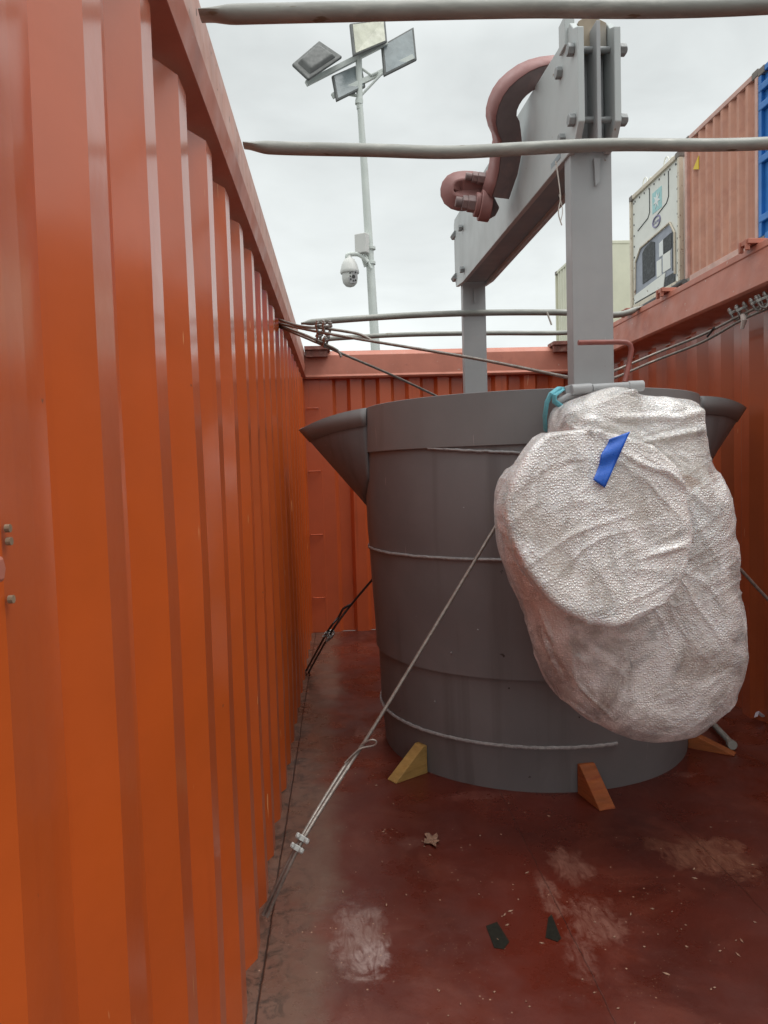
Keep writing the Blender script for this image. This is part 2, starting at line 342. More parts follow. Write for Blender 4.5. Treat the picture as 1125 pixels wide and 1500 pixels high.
cont = empty('shipping_container', (.91, 3.2, -.17))
tag(cont, 'orange-red open-top shipping container holding the ladle, seen from inside', 'container')
fb = MB(); fb.box((-.345, .1, -.04), (2.165, 6.22, 0)); fb.build('floor', FLOOR, cont)
def wob(y, z, s=0): return .0065 * (noise.noise(Vector((y * 1.7, z * .9, s))) ) + .0015 * noise.noise(Vector((y * 6, z * 3, s + 5)))
def fine(prof, k=3):
    o = []
    for (a, p), (b, q) in zip(prof, prof[1:]):
        for i in range(k): o.append((a + (b - a) * i / k, p + (q - p) * i / k))
    return o + [prof[-1]]
m = MB(); PL = fine(corr(.18, YE + .02, .278, .036, phase=.114))
sheet(m, PL, lambda u, o, z: (XL - o + wob(u, z), u, z), .0, 2.105, 24); m.build('side_wall', ORANGE, cont, solid=.002)
m = MB(); PR = fine(corr(.18, YE + .02, .278, .036, phase=.1))
sheet(m, PR, lambda u, o, z: (XR + o + wob(u, z, 9), u, z), .0, 2.105, 24); m.build('side_wall', REDWALL, cont, solid=.002)
m = MB(); PE = fine(corr(-.17, 2.0, .244, .04, phase=.215, ff=.38))
sheet(m, PE, lambda u, o, z: (u, YE + o + wob(u, z, 4), z), .0, 2.13, 16); m.build('end_wall', ENDWALL, cont, solid=.002)
# rails
def rail(prof, y0, y1, name, mt, mirror=None):
    m = MB(); pts = [Vector((x, y0, z)) for x, z in prof]; m.prism(pts, (0, y1 - y0, 0)); return m.build(name, mt, cont, bevel=.003)
rail([(-.268, 2.362), (-.268, 2.225), (-.35, 2.225), (-.35, 2.362)], .15, YE + .12, 'top_rail', RAILSCUFF)
rail([(-.258, 2.223), (-.274, 2.140), (-.258, 2.132), (-.352, 2.10), (-.352, 2.223)], .15, YE + .1, 'rail_lip', RAIL)
rail([(1.985, 2.36), (1.978, 2.325), (1.982, 2.32), (1.945, 2.150), (1.955, 2.137), (2.152, 2.11), (2.152, 2.36)], .15, YE + .1, 'top_rail', RAIL)
m = MB(); m.prism([(-.33, YE + .02, 2.352), (-.33, YE - .035, 2.31), (-.33, YE - .045, 2.15), (-.33, YE - .06, 2.135), (-.33, YE - .05, 2.118), (-.33, YE + .1, 2.118), (-.33, YE + .1, 2.352)], (2.4, 0, 0))
m.build('top_rail', RAIL, cont, bevel=.003)
# corner posts with lashing bars
for x0, x1 in ((-.32, -.150), (1.995, 2.13)):
    m = MB(); m.box((x0, YE - .005, 0), (x1, YE + .12, 2.117)); p = m.build('corner_post', ENDWALL, cont, bevel=.004)
    for z in (.3, .83, 1.36, 1.88):
        b_ = MB(); xc = (x0 + x1) / 2 + (.02 if x0 < 0 else -.02); b_.tube([(xc - .045, YE, z), (xc - .045, YE - .03, z), (xc + .045, YE - .03, z), (xc + .045, YE, z)], .006, 8); b_.build('lashing_bar', ENDWALL, p)
# corner gussets on top of the end rail
for x0, x1 in ((-.262, -.055), (1.79, 1.99)):
    m = MB(); m.box((x0, YE - .12, 2.345), (x1, YE + .06, 2.375)); m.box((x0 + .01, YE - .10, 2.29), (x1 - .02, YE - .047, 2.345)); m.build('corner_gusset', mat('rusty_gusset', (.17, .06, .045), .7, var=.4, vscale=20, col2=(.34, .22, .18), c2scale=25), cont, bevel=.002)
# lugs on the right rail
for y in (3.42, 4.35, 4.9):
    m = MB(); m.box((1.94, y, 2.362), (2.03, y + .09, 2.385)); m.box((1.935, y + .01, 2.335), (1.955, y + .025, 2.385)); m.box((1.935, y + .065, 2.335), (1.955, y + .08, 2.385)); m.build('rail_lug', RAIL, cont, bevel=.002)
# bottom rails
for x0, x1 in ((-.352, -.318), (2.138, 2.17)):
    m = MB(); m.box((x0, .1, -.165), (x1, YE + .1, -.002)); m.build('bottom_rail', RAIL, cont, bevel=.003)
# left door-side bracket at the picture edge
m = MB(); p = at(0, 832, X=-.272); m.hexbolt(p + Vector((-.012, -.012, 0)), p + Vector((.006, -.010, 0)), .012); m.box((p.x - .012, p.y - .06, p.z - .010), (p.x + .002, p.y - .008, p.z + .008)); m.build('bracket', RAIL, cont, bevel=.003)
RIV = mat('rivet_grey', (.24, .17, .11), .6, var=.3, vscale=90)
for q in ((8, 774), (10, 793), (13, 878)): m = MB(); p = at(*q, X=-.277); m.cyl(p, p + Vector((.004, 0, 0)), .0035, 10); m.build('rivet', RIV, cont)

# roof bows
def bow(pxs, Y, label, r=.019, end=None):
    P = [at(x, y, Y=Y) for x, y in pxs]
    if end: P.append(Vector((end[0], Y, end[1])))
    # resample smoothly
    Q = []; 
    for i in range(len(P) - 1):
        for k in range(10):
            t_ = k / 10; p0 = P[max(i-1, 0)]; p1 = P[i]; p2 = P[i+1]; p3 = P[min(i+2, len(P)-1)]
            Q.append(.5 * ((2*p1) + (p2 - p0) * t_ + (2*p0 - 5*p1 + 4*p2 - p3) * t_**2 + (3*p1 - p0 - 3*p2 + p3) * t_**3))
    Q.append(P[-1]); flat = []
    L0 = Q[0]; L1 = Q[-1]
    for q in Q:
        d = min((q - L0).length, (q - L1).length); k = min(1, d / .07); k = k*k*(3 - 2*k)
        flat.append((1.25 - .25*k, .3 + .7*k) if True else 0)
    m = MB(); A, B = ortho((Q[1] - Q[0]).normalized())
    m.tube(Q, r, 14, flat=flat if abs(B.z) > .5 else [(b, a) for a, b in flat])
    return tag(m.build('roof_bow', GALV), label, 'roof bow', 'steel roof bow tubes spanning the open top')
bow([(293, 23), (345, 21), (520, 17), (760, 12), (1125, 7)], 1.56, 'galvanised tube roof bow nearest the camera, along the top edge of the picture', .0185, (2.03, 2.385))
bow([(357, 213), (410, 217), (540, 220), (660, 223), (780, 217), (900, 212), (1125, 210)], 2.2, 'galvanised tube roof bow crossing in front of the lifting beam and red hook', .0185, (2.03, 2.345))
bow([(441, 474), (480, 470), (600, 462), (720, 458), (835, 458), (905, 461)], 4.8, 'thin grey roof bow above its neighbour, passing behind the ladle uprights', .020, (2.0, 2.37))
bow([(462, 499), (500, 495), (600, 490), (720, 488), (835, 487)], 5.35, 'thin grey roof bow nearest the end wall rail', .017, (1.98, 2.36))
# hose on right rail
m = MB(); P = [at(930, 459, X=2.03), at(945, 453, X=2.04), at(965, 441, X=2.05), at(985, 427, X=2.06), at(1003, 413, X=2.07)]
m.tube(P, [.03, .036, .034, .03, .02], 12); tag(m.build('rubber_hose', BLACK), 'black rubber hose lying along the top of the right rail below the white refrigerated container', 'hose')

# ------------------------------------------------------------------ ladle
LC = (.931, 3.68)
ladle = empty('ladle', (LC[0], LC[1], 0))
tag(ladle, 'large dark grey steel ladle with two pouring spouts and a tall lifting bail', 'ladle')
dent = lambda a, z: .0022 * noise.noise(Vector((math.cos(a) * 2.2, math.sin(a) * 2.2, z * 2.4))) + .0012 * noise.noise(Vector((math.cos(a) * 7, math.sin(a) * 7, z * 6)))
prof = [(.70, .0), (.745, .0), (.748, .05), (.755, .15), (.760, .19), (.761, .30), (.764, .40), (.766, .476), (.778, .479), (.782, .60), (.792, .80), (.798, .965), (.805, 1.06), (.808, 1.2), (.806, 1.36), (.802, 1.46), (.797, 1.638), (.762, 1.640), (.76, 1.3), (.72, .3), (.6, .12), (0.01, .10)]
pf = []
for (a, b), (c, d) in zip(prof, prof[1:]):
    k = max(1, int(math.hypot(c - a, d - b) / .06))
    for i in range(k): pf.append((a + (c - a) * i / k, b + (d - b) * i / k))
pf.append(prof[-1])
m = MB(); m.lathe(pf, LC, 160, fn=dent); m.build('shell', PRIMER, ladle, angle=28)
# rim band: interrupted at the spouts
def band(a0, a1, r, z0, z1, th, name, mt, sk=0, skz=0):
    m = MB(); P = [(r(z0), z0), (r(z0) + th, z0), (r(z1) + th, z1), (r(z1), z1)]
    m.lathe(P, LC, 90, a0, a1, True, True, fn=dent)
    n_ = 91; m.add([m.v[i*n_] for i in range(4)], [(0, 1, 2, 3)]); m.add([m.v[i*n_ + 90] for i in range(4)], [(3, 2, 1, 0)])
    return m.build(name, mt, ladle, bevel=.002, angle=28)
rr = lambda z: .806 - (z - 1.36) * .03
band(188, 341, rr, 1.437, 1.652, .009, 'rim_band', PRIMER_EDGE)
band(17, 150, rr, 1.437, 1.652, .009, 'rim_band', PRIMER_EDGE)
# spouts
def spout(axis, half, tip, name='spout'):
    tip = Vector(tip); n = 12; nr = 8; outer = []; top = []
    c = Vector((LC[0], LC[1], 0))
    def bp(a, z, r=.808): return c + Vector((r * math.cos(R(a)), r * math.sin(R(a)), z))
    spine = bp(axis, 1.17, .806); m = MB(); rows = []
    for i in range(-n, n + 1):
        t_ = i / n; a = axis + half * t_
        base_top = bp(a, 1.648, .803); zb = 1.17 + .14 * abs(t_) ** 1.6
        base_bot = bp(a, min(zb, 1.60), .806)
        rows.append((base_top, base_bot))
    # lip curve: from the rim at -half, out to the tip, back to the rim at +half
    lip = []
    for i in range(-n, n + 1):
        t_ = i / n; s_ = 1 if t_ >= 0 else -1; k = 1 - abs(t_)
        A = bp(axis + half * s_, 1.65, .805); mid = (A + tip) / 2 + Vector((math.cos(R(axis + s_ * 62)), math.sin(R(axis + s_ * 62)), 0)) * .045; mid.z += .022
        lip.append(A * (1-k)**2 + mid * 2 * k * (1-k) + tip * k * k)
    bot = []
    for i in range(-n, n + 1):
        t_ = i / n; bot.append(rows[i + n][1])
    vs = []; W_ = 2*n + 1
    for j in range(nr + 1):
        s_ = j / nr
        for i in range(W_): 
            v = lip[i] * (1 - s_) + bot[i] * s_
            bul = .030 * math.sin(math.pi * s_) * (1 - abs(i - n) / n) * (abs(i - n) / n) * 4
            d = (v - c); d.z = 0; side = Vector((-math.sin(R(axis)), math.cos(R(axis)), 0)) * (1 if i >= n else -1)
            vs.append(v + side * bul)
    m.add(vs, [(j*W_ + i, j*W_ + i + 1, (j+1)*W_ + i + 1, (j+1)*W_ + i) for j in range(nr) for i in range(W_ - 1)], True)
    sp_ = m.build(name, PRIMER, ladle, solid=.016, angle=40)
    # thin lip strip following the lip, set proud of the spout wall
    b = MB(); vs = []
    for j in range(2):
        for i in range(W_):
            s_ = (0, .085 / max(.1, (lip[i] - bot[i]).length))[j]
            v = lip[i] * (1 - s_) + (bot[i] if j else bot[i]) * s_
            side = Vector((-math.sin(R(axis)), math.cos(R(axis)), 0)) * (1 if i > n else (-1 if i < n else 0))
            out = Vector((math.cos(R(axis)), math.sin(R(axis)), 0))
            vs.append(v + side * .0095 + out * (.003 if i != n else .010) + side * (.030 * math.sin(math.pi * s_) * (1 - abs(i - n) / n) * (abs(i - n) / n) * 4))
    b.add(vs, [(i, i + 1, W_ + i + 1, W_ + i) for i in range(W_ - 1)], True); b.build('lip_strip', PRIMER_EDGE, sp_, solid=.01, angle=40)
    w = MB(); w.tube([lip[0] + Vector((0, -.01, -.01)), rows[0][1] + Vector((-.003, -.008, 0))], .006, 8); w.build('weld_bead', WELD, sp_)
spout(169, 20, (-.197, 3.87, 1.575))
spout(-3, 20, (2.03, 3.62, 1.612))
# weld beads
def bead(zf, r, a0, a1, rad, name='weld_bead'):
    m = MB(); P = []; rs = []
    for k in range(181):
        a = R(a0 + (a1 - a0) * k / 180); z = zf(a); P.append((LC[0] + (r + .002) * math.cos(a), LC[1] + (r + .002) * math.sin(a), z + .0025 * noise.noise(Vector((k * .3, r * 9, 0)))))
        rs.append(rad * (1 + .25 * noise.noise(Vector((k * 1.1, z, 3)))))
    m.tube(P, rs, 8); m.build(name, WELD, ladle)
bead(lambda a: .975, .799, 150, 390, .0070)
bead(lambda a: .195, .761, 150, 283, .008)
bead(lambda a: 1.436 - .055 * min(1, (a - R(226)) / R(48)), .806, 226, 345, .006)
m = MB(); m.tube([(LC[0] + .763 * math.cos(R(290)), LC[1] + .763 * math.sin(R(290)), .2), (LC[0] + .765 * math.cos(R(290)), LC[1] + .765 * math.sin(R(290)), .47)], .003, 8); m.build('weld_seam', PRIMER, ladle)
for k in range(7):
    a = R(random.Random(k + 4).uniform(205, 262)); z = random.Random(k + 40).uniform(.3, 1.3); m = MB(); r_ = .806 if z > 1 else .785 if z > .5 else .763
    c_ = Vector((LC[0] + r_ * math.cos(a), LC[1] + r_ * math.sin(a), z)); m.tube([c_ + Vector((0, 0, -.004)), c_ + Vector((.0, 0, 0)), c_ + Vector((0, 0, .004))], [.002, .0045, .002], 8); m.build('weld_spatter', BOLT, ladle)
# bail: uprights, side plates, stiffener, bolts
bail = empty('bail', (0, 0, 0)); bail.parent = ladle; bail.location = (-.03, 0, 1.3)
def bx(name, lo, hi, mt, bev=.003):
    m = MB(); m.box(lo, hi); return m.build(name, mt, bail, bevel=bev)
bx('upright', (.842, 2.62, 1.38), (.99, 2.69, 2.452), BAIL); bx('upright_head', (.859, 2.60, 2.453), (.957, 2.69, 2.80), BAIL)
bx('upright', (.823, 4.80, 1.38), (.972, 4.87, 2.93), BAIL)
def plate(xf, xr, th, ext=0):
    # side view outline (Y, z): front edge, lower chamfer, lower edge rising to the rear
    O = [(2.505, 2.808), (2.505, 2.50), (2.56, 2.435), (4.66, 2.512), (4.90, 2.54), (4.93, 2.60), (4.93, 2.945), (4.90, 2.975), (4.72, 2.965), (2.66, 2.845), (2.58, 2.862), (2.545, 2.825)]
    f = lambda y: xf + (xr - xf) * (y - 2.5) / 2.4
    m = MB(); m.prism([(f(y), y, z) for y, z in O], (th, 0, 0)); return m.build('side_plate', BAILPLATE, bail, bevel=.003)
plate(.835, .797, .023); plate(.960, .975, .023)
bx('stiffener', (.898, 2.50, 2.44), (.912, 2.60, 2.825), BAIL, .002)
m = MB(); m.prism([(.860, 2.565, 2.76), (.957, 2.565, 2.76), (.957, 2.565, 2.855), (.925, 2.565, 2.87), (.915, 2.565, 2.875), (.900, 2.565, 2.91), (.88, 2.565, 2.872), (.860, 2.565, 2.86)], (0, .03, 0)); m.build('crown_plate', mat('crown_tan', (.31, .25, .18), .6, var=.2, vscale=9, col2=(.25, .25, .24), c2scale=7), bail, bevel=.002)
m = MB(); m.prism([(.830, 2.70, 2.46), (.830, 4.78, 2.54), (.830, 4.78, 2.56), (.830, 2.70, 2.48)], (.14, 0, 0)); m.build('bottom_plate', mat('underside_bounce_offset', (.25, .30, .32), .6, var=.1), bail)  # underside tinted bluish in the colour to offset orange bounce light
m = MB(); m.prism([(.841, 3.1, 2.78), (.841, 4.3, 2.83), (.841, 4.3, 2.85), (.841, 3.1, 2.80)], (.15, 0, 0)); m.build('top_plate', BAIL, bail)
bx('stop_block', (.822, 2.60, 2.80), (.858, 2.67, 2.90), BAILPLATE)
def cross_bolt(y, z, xl=.834, xr=.984):
    m = MB(); m.hexbolt((xl - .022, y, z), (xl, y, z), .021); m.cyl((xl - .002, y, z), (xr + .035, y, z), .011, 14)
    m.cyl((xr, y, z), (xr + .006, y, z), .024, 18); m.hexbolt((xr + .006, y, z), (xr + .030, y, z), .021); m.build('bolt', BOLT, bail, bevel=.002)
for q, y in (((838, 73), 2.545), ((841, 176), 2.545), ((816, 107), 2.68), ((820, 205), 2.66)): p = at(*q, Y=y); cross_bolt(y, p.z)
for q in ((674, 334), (676, 395)): p = at(*q, X=.785); cross_bolt(min(p.y, 4.91), p.z, .797, .999)
for q in ((667, 344), (668, 406)): p = at(*q, Y=4.9); m = MB(); m.hexbolt(p + Vector((-.006, .05, 0)), p + Vector((.0, -.03, 0)), .022); m.build('bolt', BOLT, bail, bevel=.002)
for y, z, x in ((2.615, 2.36, .93), (4.795, 2.44, .90)): m = MB(); m.prism([(x - .008, y, z + .06), (x + .014, y, z + .06), (x + .01, y, z - .02), (x - .004, y, z - .035)], (0, -.01, 0)); m.build('weld_scar', BAIL, bail)
# trunnions
for y0, y1 in ((2.60, 2.90), (4.46, 4.90)):
    m = MB(); m.cyl((.92, y0, 1.28), (.92, y1, 1.28), .11, 40); m.cyl((.92, y0 + .03, 1.28), (.92, y0 + .07, 1.28), .15, 40) if y0 < 3 else None; m.build('trunnion', PRIMER, ladle, bevel=.004)
# tilting lock at the front: bracket plates, pivot sleeves, red handle
m = MB(); a = at(800, 583, Y=2.83); b = at(852, 575, Y=2.66)
m.prism([at(800, 586, Y=2.84), at(806, 576, Y=2.84), at(846, 574, Y=2.84), at(905, 585, Y=2.84), at(880, 630, Y=2.84), at(808, 632, Y=2.84)], (0, -.10, 0)); m.prism([at(846, 574, Y=2.74), at(900, 574, Y=2.74), at(905, 640, Y=2.74), at(812, 632, Y=2.74), at(808, 600, Y=2.74)], (0, -.05, -.0)); m.build('lock_bracket', PRIMER, ladle, bevel=.003)
m = MB(); m.cyl(at(837, 571, Y=2.52), at(866, 569, Y=2.52), .0185, 24); m.cyl(at(867, 569, Y=2.52), at(921, 566, Y=2.52), .0155, 24); m.cyl(at(920, 566, Y=2.52), at(942, 565, Y=2.52), .0185, 24)
m.prism([at(828, 566, Y=2.56), at(837, 563, Y=2.56), at(838, 580, Y=2.56), at(829, 582, Y=2.56)], (0, .08, 0)); m.tube([at(812, 592, Y=2.55), at(832, 581, Y=2.54), at(868, 576, Y=2.53)], .012, 12); m.build('pivot_sleeve', BAIL, ladle, bevel=.002)
m = MB(); P = [at(847, 502, Y=2.55), at(905, 501, Y=2.55), at(917, 501.5, Y=2.55), at(923, 505, Y=2.55), at(925, 512, Y=2.55), at(922, 530, Y=2.55), at(915, 560, Y=2.53)]; m.tube(P, .009, 12); m.build('lock_handle', RED_HANDLE, ladle)

# ------------------------------------------------------------------ red hook resting over the beam
hook = empty('crane_hook', at(745, 240, Y=3.3)); tag(hook, 'heavy dull red hook hanging over the grey lifting beam above the ladle', 'hook')
nv = Vector((-.026, .066, .062)); p0 = at(745, 205, Y=3.12)
def hp(X, Y):
    d = BM @ Vector((640 + X / 5.114 - CX, CY - (60 + Y / 5.114), -FPX)); t_ = (p0 - CP).dot(nv) / d.dot(nv); return CP + d * t_
outer = [(1150, 330), (1130, 250), (1060, 190), (960, 165), (855, 178), (770, 200), (690, 236), (610, 292), (545, 352), (500, 415), (468, 485), (448, 560), (446, 620), (462, 690), (488, 745), (497, 800), (478, 880), (468, 980), (445, 1075), (415, 1170)]
inner = [(1010, 360), (1000, 330), (960, 312), (900, 312), (830, 325), (765, 348), (715, 375), (675, 405), (642, 440), (617, 480), (600, 520), (597, 560), (618, 600), (628, 660), (634, 720), (640, 790), (626, 890), (604, 1000), (572, 1090), (540, 1185)]
m = MB(); n = len(outer); vs = [hp(*q) for q in outer] + [hp(*q) for q in inner]; vs += [v + nv for v in vs]
fs = [(i, i+1, n+i+1, n+i) for i in range(n-1)]; f2 = [tuple(reversed([j + 2*n for j in f])) for f in fs]
m.add(vs, fs + f2); N2 = 2*n
m.add(vs, [(n+i, n+i+1, N2+n+i+1, N2+n+i) for i in range(n-1)] + [(0, n, N2+n, N2), (n-1, N2+n-1, N2+2*n-1, 2*n-1)], True)
m.build('hook_plate', HOOKFACE, hook, angle=50)
# outer edge: separate strip in the lighter, unshaded red, 1 mm proud
m = MB(); ctr = sum((hp(*q) for q in outer), Vector()) / n
ov = []
for i, q in enumerate(outer):
    a_ = hp(*outer[max(i-1, 0)]); b_ = hp(*outer[min(i+1, n-1)]); t_ = (b_ - a_).normalized(); o_ = t_.cross(nv.normalized()); 
    if o_.dot(hp(*outer[i]) - hp(*inner[i])) < 0: o_ = -o_
    ov.append(o_)
v1 = [hp(*q) + o_ * .003 for q, o_ in zip(outer, ov)]; m.add(v1 + [v + nv for v in v1], [(i, i+1, n+i+1, n+i) for i in range(n-1)], True); m.build('outer_edge', HOOKRED, hook, solid=.003, angle=50)
# shackle and bolts
q = lambda X, Y, D=3.42: at(640 + X / 5.114, 60 + Y / 5.114, Y=D)
m = MB(); P = [q(360, 1085), q(300, 1065), q(200, 1058), q(130, 1075), q(108, 1120), q(118, 1165), q(170, 1190), q(260, 1180), q(330, 1160)]
P = spline(P, .012); m.tube(P, .040, 4, smooth=True, flat=[(1.0, 1.35)] * len(P)); m.build('shackle_bow', HOOKRED, hook, bevel=.006)
for (x, y, r, x2, y2) in ((395, 1040, 80, 250, 1018), (320, 1230, 110, 150, 1205)):
    m = MB(); a = q(x, y, 3.36); d = (q(x2, y2, 3.36) - a).normalized(); sc = 3.36 / FPX / 5.114
    m.cyl(a + d * -.05, a + d * .0, r * sc, 28); m.cyl(a, a + d * .022, r * sc * .78, 28); m.build('flange', HOOKRED, hook, bevel=.004)
    m = MB(); m.hexbolt(a + d * .02, a + d * .055, r * sc * .56); m.hexbolt(a + d * .055, a + d * .08, r * sc * .50); m.cyl(a + d * .08, a + d * .11, r * sc * .34, 16); m.build('bolt', HOOKFACE, hook, bevel=.003)
m = MB(); m.prism([q(330, 1130), q(420, 1150), q(470, 1250), q(440, 1310), q(360, 1355), q(300, 1340), q(320, 1250)], (.01, .07, .03)); m.build('cheek_plate', HOOKFACE, hook, bevel=.006)

# ------------------------------------------------------------------ bubble-wrapped tilting gear
wrap = empty('wrapped_gearbox', at(910, 900, Y=2.4) + Vector((0, 0, -.35))); tag(wrap, 'gearbox swathed in bubble wrap with blue tape, on the ladle front', 'wrapped gearbox')
def pillow(m, pts, y0, y1, rnd, lean=None):
    """closed body: outline at a mid depth, shrunk at front/back for a rounded edge"""
    c = Vector((sum(p[0] for p in pts) / len(pts), sum(p[1] for p in pts) / len(pts)))
    rings = []; 
    K = 5
    levels = [(y0 + rnd * (1 - math.cos(math.pi/2 * i / K)), rnd * (1 - math.sin(math.pi/2 * i / K))) for i in range(K + 1)]
    levels += [(y1 - rnd * (1 - math.cos(math.pi/2 * i / K)), rnd * (1 - math.sin(math.pi/2 * i / K))) for i in range(K, -1, -1)]
    ym = (y0 + y1) / 2
    for (yy, sh) in levels:
        ring = []
        for p in pts:
            w = at(p[0], p[1], Y=y0 + rnd); cc = at(c.x, c.y, Y=y0 + rnd); d = (w - cc); l = d.length
            w = cc + d * max(.2, (l - sh) / l); w.y = yy + (lean(w) if lean else 0); ring.append(w)
        rings.append(ring)
    n = len(pts); vs = [v for r_ in rings for v in r_]
    fs = [(j*n + i, j*n + (i+1) % n, (j+1)*n + (i+1) % n, (j+1)*n + i) for j in range(len(rings) - 1) for i in range(n)]
    fs += [tuple(reversed(range(n))), tuple((len(rings) - 1) * n + i for i in range(n))]
    m.add(vs, fs)
def dense(pts, k=4):
    out = []; n = len(pts)
    for i in range(n):
        p0, p1, p2, p3 = (Vector(pts[(i + j - 1) % n]) for j in range(4))
        for s_ in range(k):
            t_ = s_ / k; out.append(tuple(.5 * ((2*p1) + (p2 - p0) * t_ + (2*p0 - 5*p1 + 4*p2 - p3) * t_**2 + (3*p1 - p0 - 3*p2 + p3) * t_**3)))
    return out
DISC = [(826, 627), (862, 624), (900, 628), (945, 640), (985, 662), (1010, 700), (1020, 745), (1022, 790), (1012, 835), (990, 872), (950, 900), (910, 914), (875, 915), (840, 905), (805, 885), (775, 850), (750, 808), (735, 765), (734, 738), (750, 700), (778, 655), (800, 632)]
LOW = [(738, 700), (800, 660), (900, 640), (1000, 660), (1050, 700), (1064, 745), (1066, 775), (1072, 800), (1075, 850), (1084, 905), (1085, 950), (1080, 985), (1062, 1030), (1040, 1055), (1005, 1078), (950, 1086), (905, 1076), (860, 1052), (822, 1022), (800, 990), (785, 945), (775, 905), (752, 850), (736, 790)]
TOP = [(831, 600), (845, 585), (872, 572), (900, 562), (925, 563), (945, 573), (985, 577), (1018, 582), (1034, 592), (1040, 612), (1040, 640), (1046, 680), (1056, 710), (1067, 745), (1050, 790), (960, 800), (860, 760), (828, 680), (826, 630)]
m = MB(); pillow(m, dense(DISC), 2.10, 2.26, .022, lambda w: (1.1 - w.z) * -.10 + (w.x - .8) * .12)
pillow(m, dense(LOW), 2.30, 2.64, .13, lambda w: (w.x - .95) * -.05)
pillow(m, dense(TOP), 2.30, 2.62, .07, lambda w: (w.z - 1.2) * .12)
me = bpy.data.meshes.new('tmp'); me.from_pydata([tuple(v) for v in m.v], [], m.f)
bm = bmesh.new(); bm.from_mesh(me); bmesh.ops.recalc_face_normals(bm, faces=bm.faces); bm.to_mesh(me); bm.free()
# hub between disc and body
tmp = bpy.data.objects.new('tmp', me); COL.objects.link(tmp)
rm = tmp.modifiers.new('r', 'REMESH'); rm.mode = 'VOXEL'; rm.voxel_size = .0052; rm.use_smooth_shade = True
smo = tmp.modifiers.new('s', 'SMOOTH'); smo.factor = .8; smo.iterations = 9
dg = bpy.context.evaluated_depsgraph_get(); film = bpy.data.meshes.new_from_object(tmp.evaluated_get(dg)); film.name = 'bubble_wrap'
bpy.data.objects.remove(tmp)
# creases: (pixel polyline, height, width m)
def pl(pts, Y): return [at(x, y, Y=Y) for x, y in pts]
CREASE = [(pl([(790, 706), (822, 690), (850, 668), (858, 640), (862, 628)], 2.14), .016, .011), (pl([(800, 700), (840, 678)], 2.12), -.010, .012),
          (pl([(880, 630), (905, 660), (940, 680), (975, 690), (1008, 712)], 2.14), .010, .010), (pl([(905, 672), (960, 700), (1005, 715)], 2.12), .009, .010),
          (pl([(795, 870), (830, 845), (868, 828)], 2.14), .014, .012), (pl([(835, 850), (850, 880), (875, 900)], 2.12), .010, .010),
          (pl([(870, 630), (872, 680), (862, 720), (850, 760)], 2.12), -.008, .012), (pl([(900, 800), (912, 860), (914, 905)], 2.12), .007, .009),
          (pl([(845, 760), (810, 800), (790, 840)], 2.12), .007, .013), (pl([(860, 830), (940, 815), (1005, 800)], 2.12), .008, .010),
          (pl([(832, 622), (880, 592), (930, 572), (940, 568)], 2.36), .014, .013), (pl([(860, 615), (930, 612), (1000, 612), (1036, 600)], 2.34), .010, .013),
          (pl([(935, 650), (980, 640), (1040, 628)], 2.33), .014, .011), (pl([(880, 612), (930, 622), (965, 650)], 2.34), -.010, .012),
          (pl([(1016, 690), (1020, 740), (1020, 800)], 2.28), -.014, .010), (pl([(1060, 745), (1040, 775), (1020, 800), (1000, 850)], 2.36), .018, .012),
          (pl([(1068, 770), (1060, 800), (1048, 850), (1020, 880), (960, 890)], 2.33), .016, .010), (pl([(790, 900), (810, 940), (840, 960), (870, 985)], 2.36), .012, .010),
          (pl([(815, 935), (850, 985), (900, 1030), (950, 1060)], 2.36), .012, .012), (pl([(880, 960), (950, 1000), (1010, 1000), (1070, 960)], 2.34), .010, .014),
          (pl([(930, 890), (955, 930), (1000, 975), (1050, 1000)], 2.34), -.010, .012), (pl([(800, 960), (850, 1010), (920, 1050), (990, 1050)], 2.36), -.008, .012),
          (pl([(740, 800), (765, 870), (790, 930), (820, 985)], 2.38), .012, .010), (pl([(1045, 660), (1062, 700), (1064, 745)], 2.4), -.012, .012),
          (pl([(1030, 600), (1030, 660), (1040, 720)], 2.35), .010, .010), (pl([(1060, 830), (1075, 900), (1070, 960)], 2.4), .008, .010)]
def segd(p, a, b):
    ab = b - a; t_ = max(0, min(1, (p - a).dot(ab) / ab.length_squared)); return (p - a - ab * t_).length
nn = [v.normal.copy() for v in film.vertices]
for v, nm in zip(film.vertices, nn):
    p = v.co; h = 0
    for P, amp, w in CREASE:
        d = min(segd(p, P[i], P[i+1]) for i in range(len(P) - 1))
        if d < w * 3.2: h += amp * math.exp(-(d / w) ** 2)
    s_ = Vector((p.x * 5 + 2.5 * p.z, p.y * 5, p.z * 3.2)); h += .007 * noise.noise(s_) 
    wx = p.x + .05 * noise.noise(p * 4); wz = p.z + .05 * noise.noise(p * 4 + Vector((9, 2, 4)))
    r_ = 1 - abs(noise.noise(Vector((wx * 15 + wz * 9, p.y * 6, wz * 3.5 - wx * 2)))) * 3; h += .0065 * max(0, r_) ** 2 * max(0, .35 + 1.6 * noise.noise(p * 3.3 + Vector((5, 5, 5))))
    r_ = 1 - abs(noise.noise(Vector((wz * 17 - wx * 8, p.y * 6 + 4, wx * 3.5)))) * 3; h += .0055 * max(0, r_) ** 2 * max(0, .25 + 1.6 * noise.noise(p * 3.1 + Vector((1, 7, 5))))
    h += .0007 * noise.noise(p * 45)
    v.co = p + nm * (h - .006)
film.polygons.foreach_set('use_smooth', [True] * len(film.polygons))

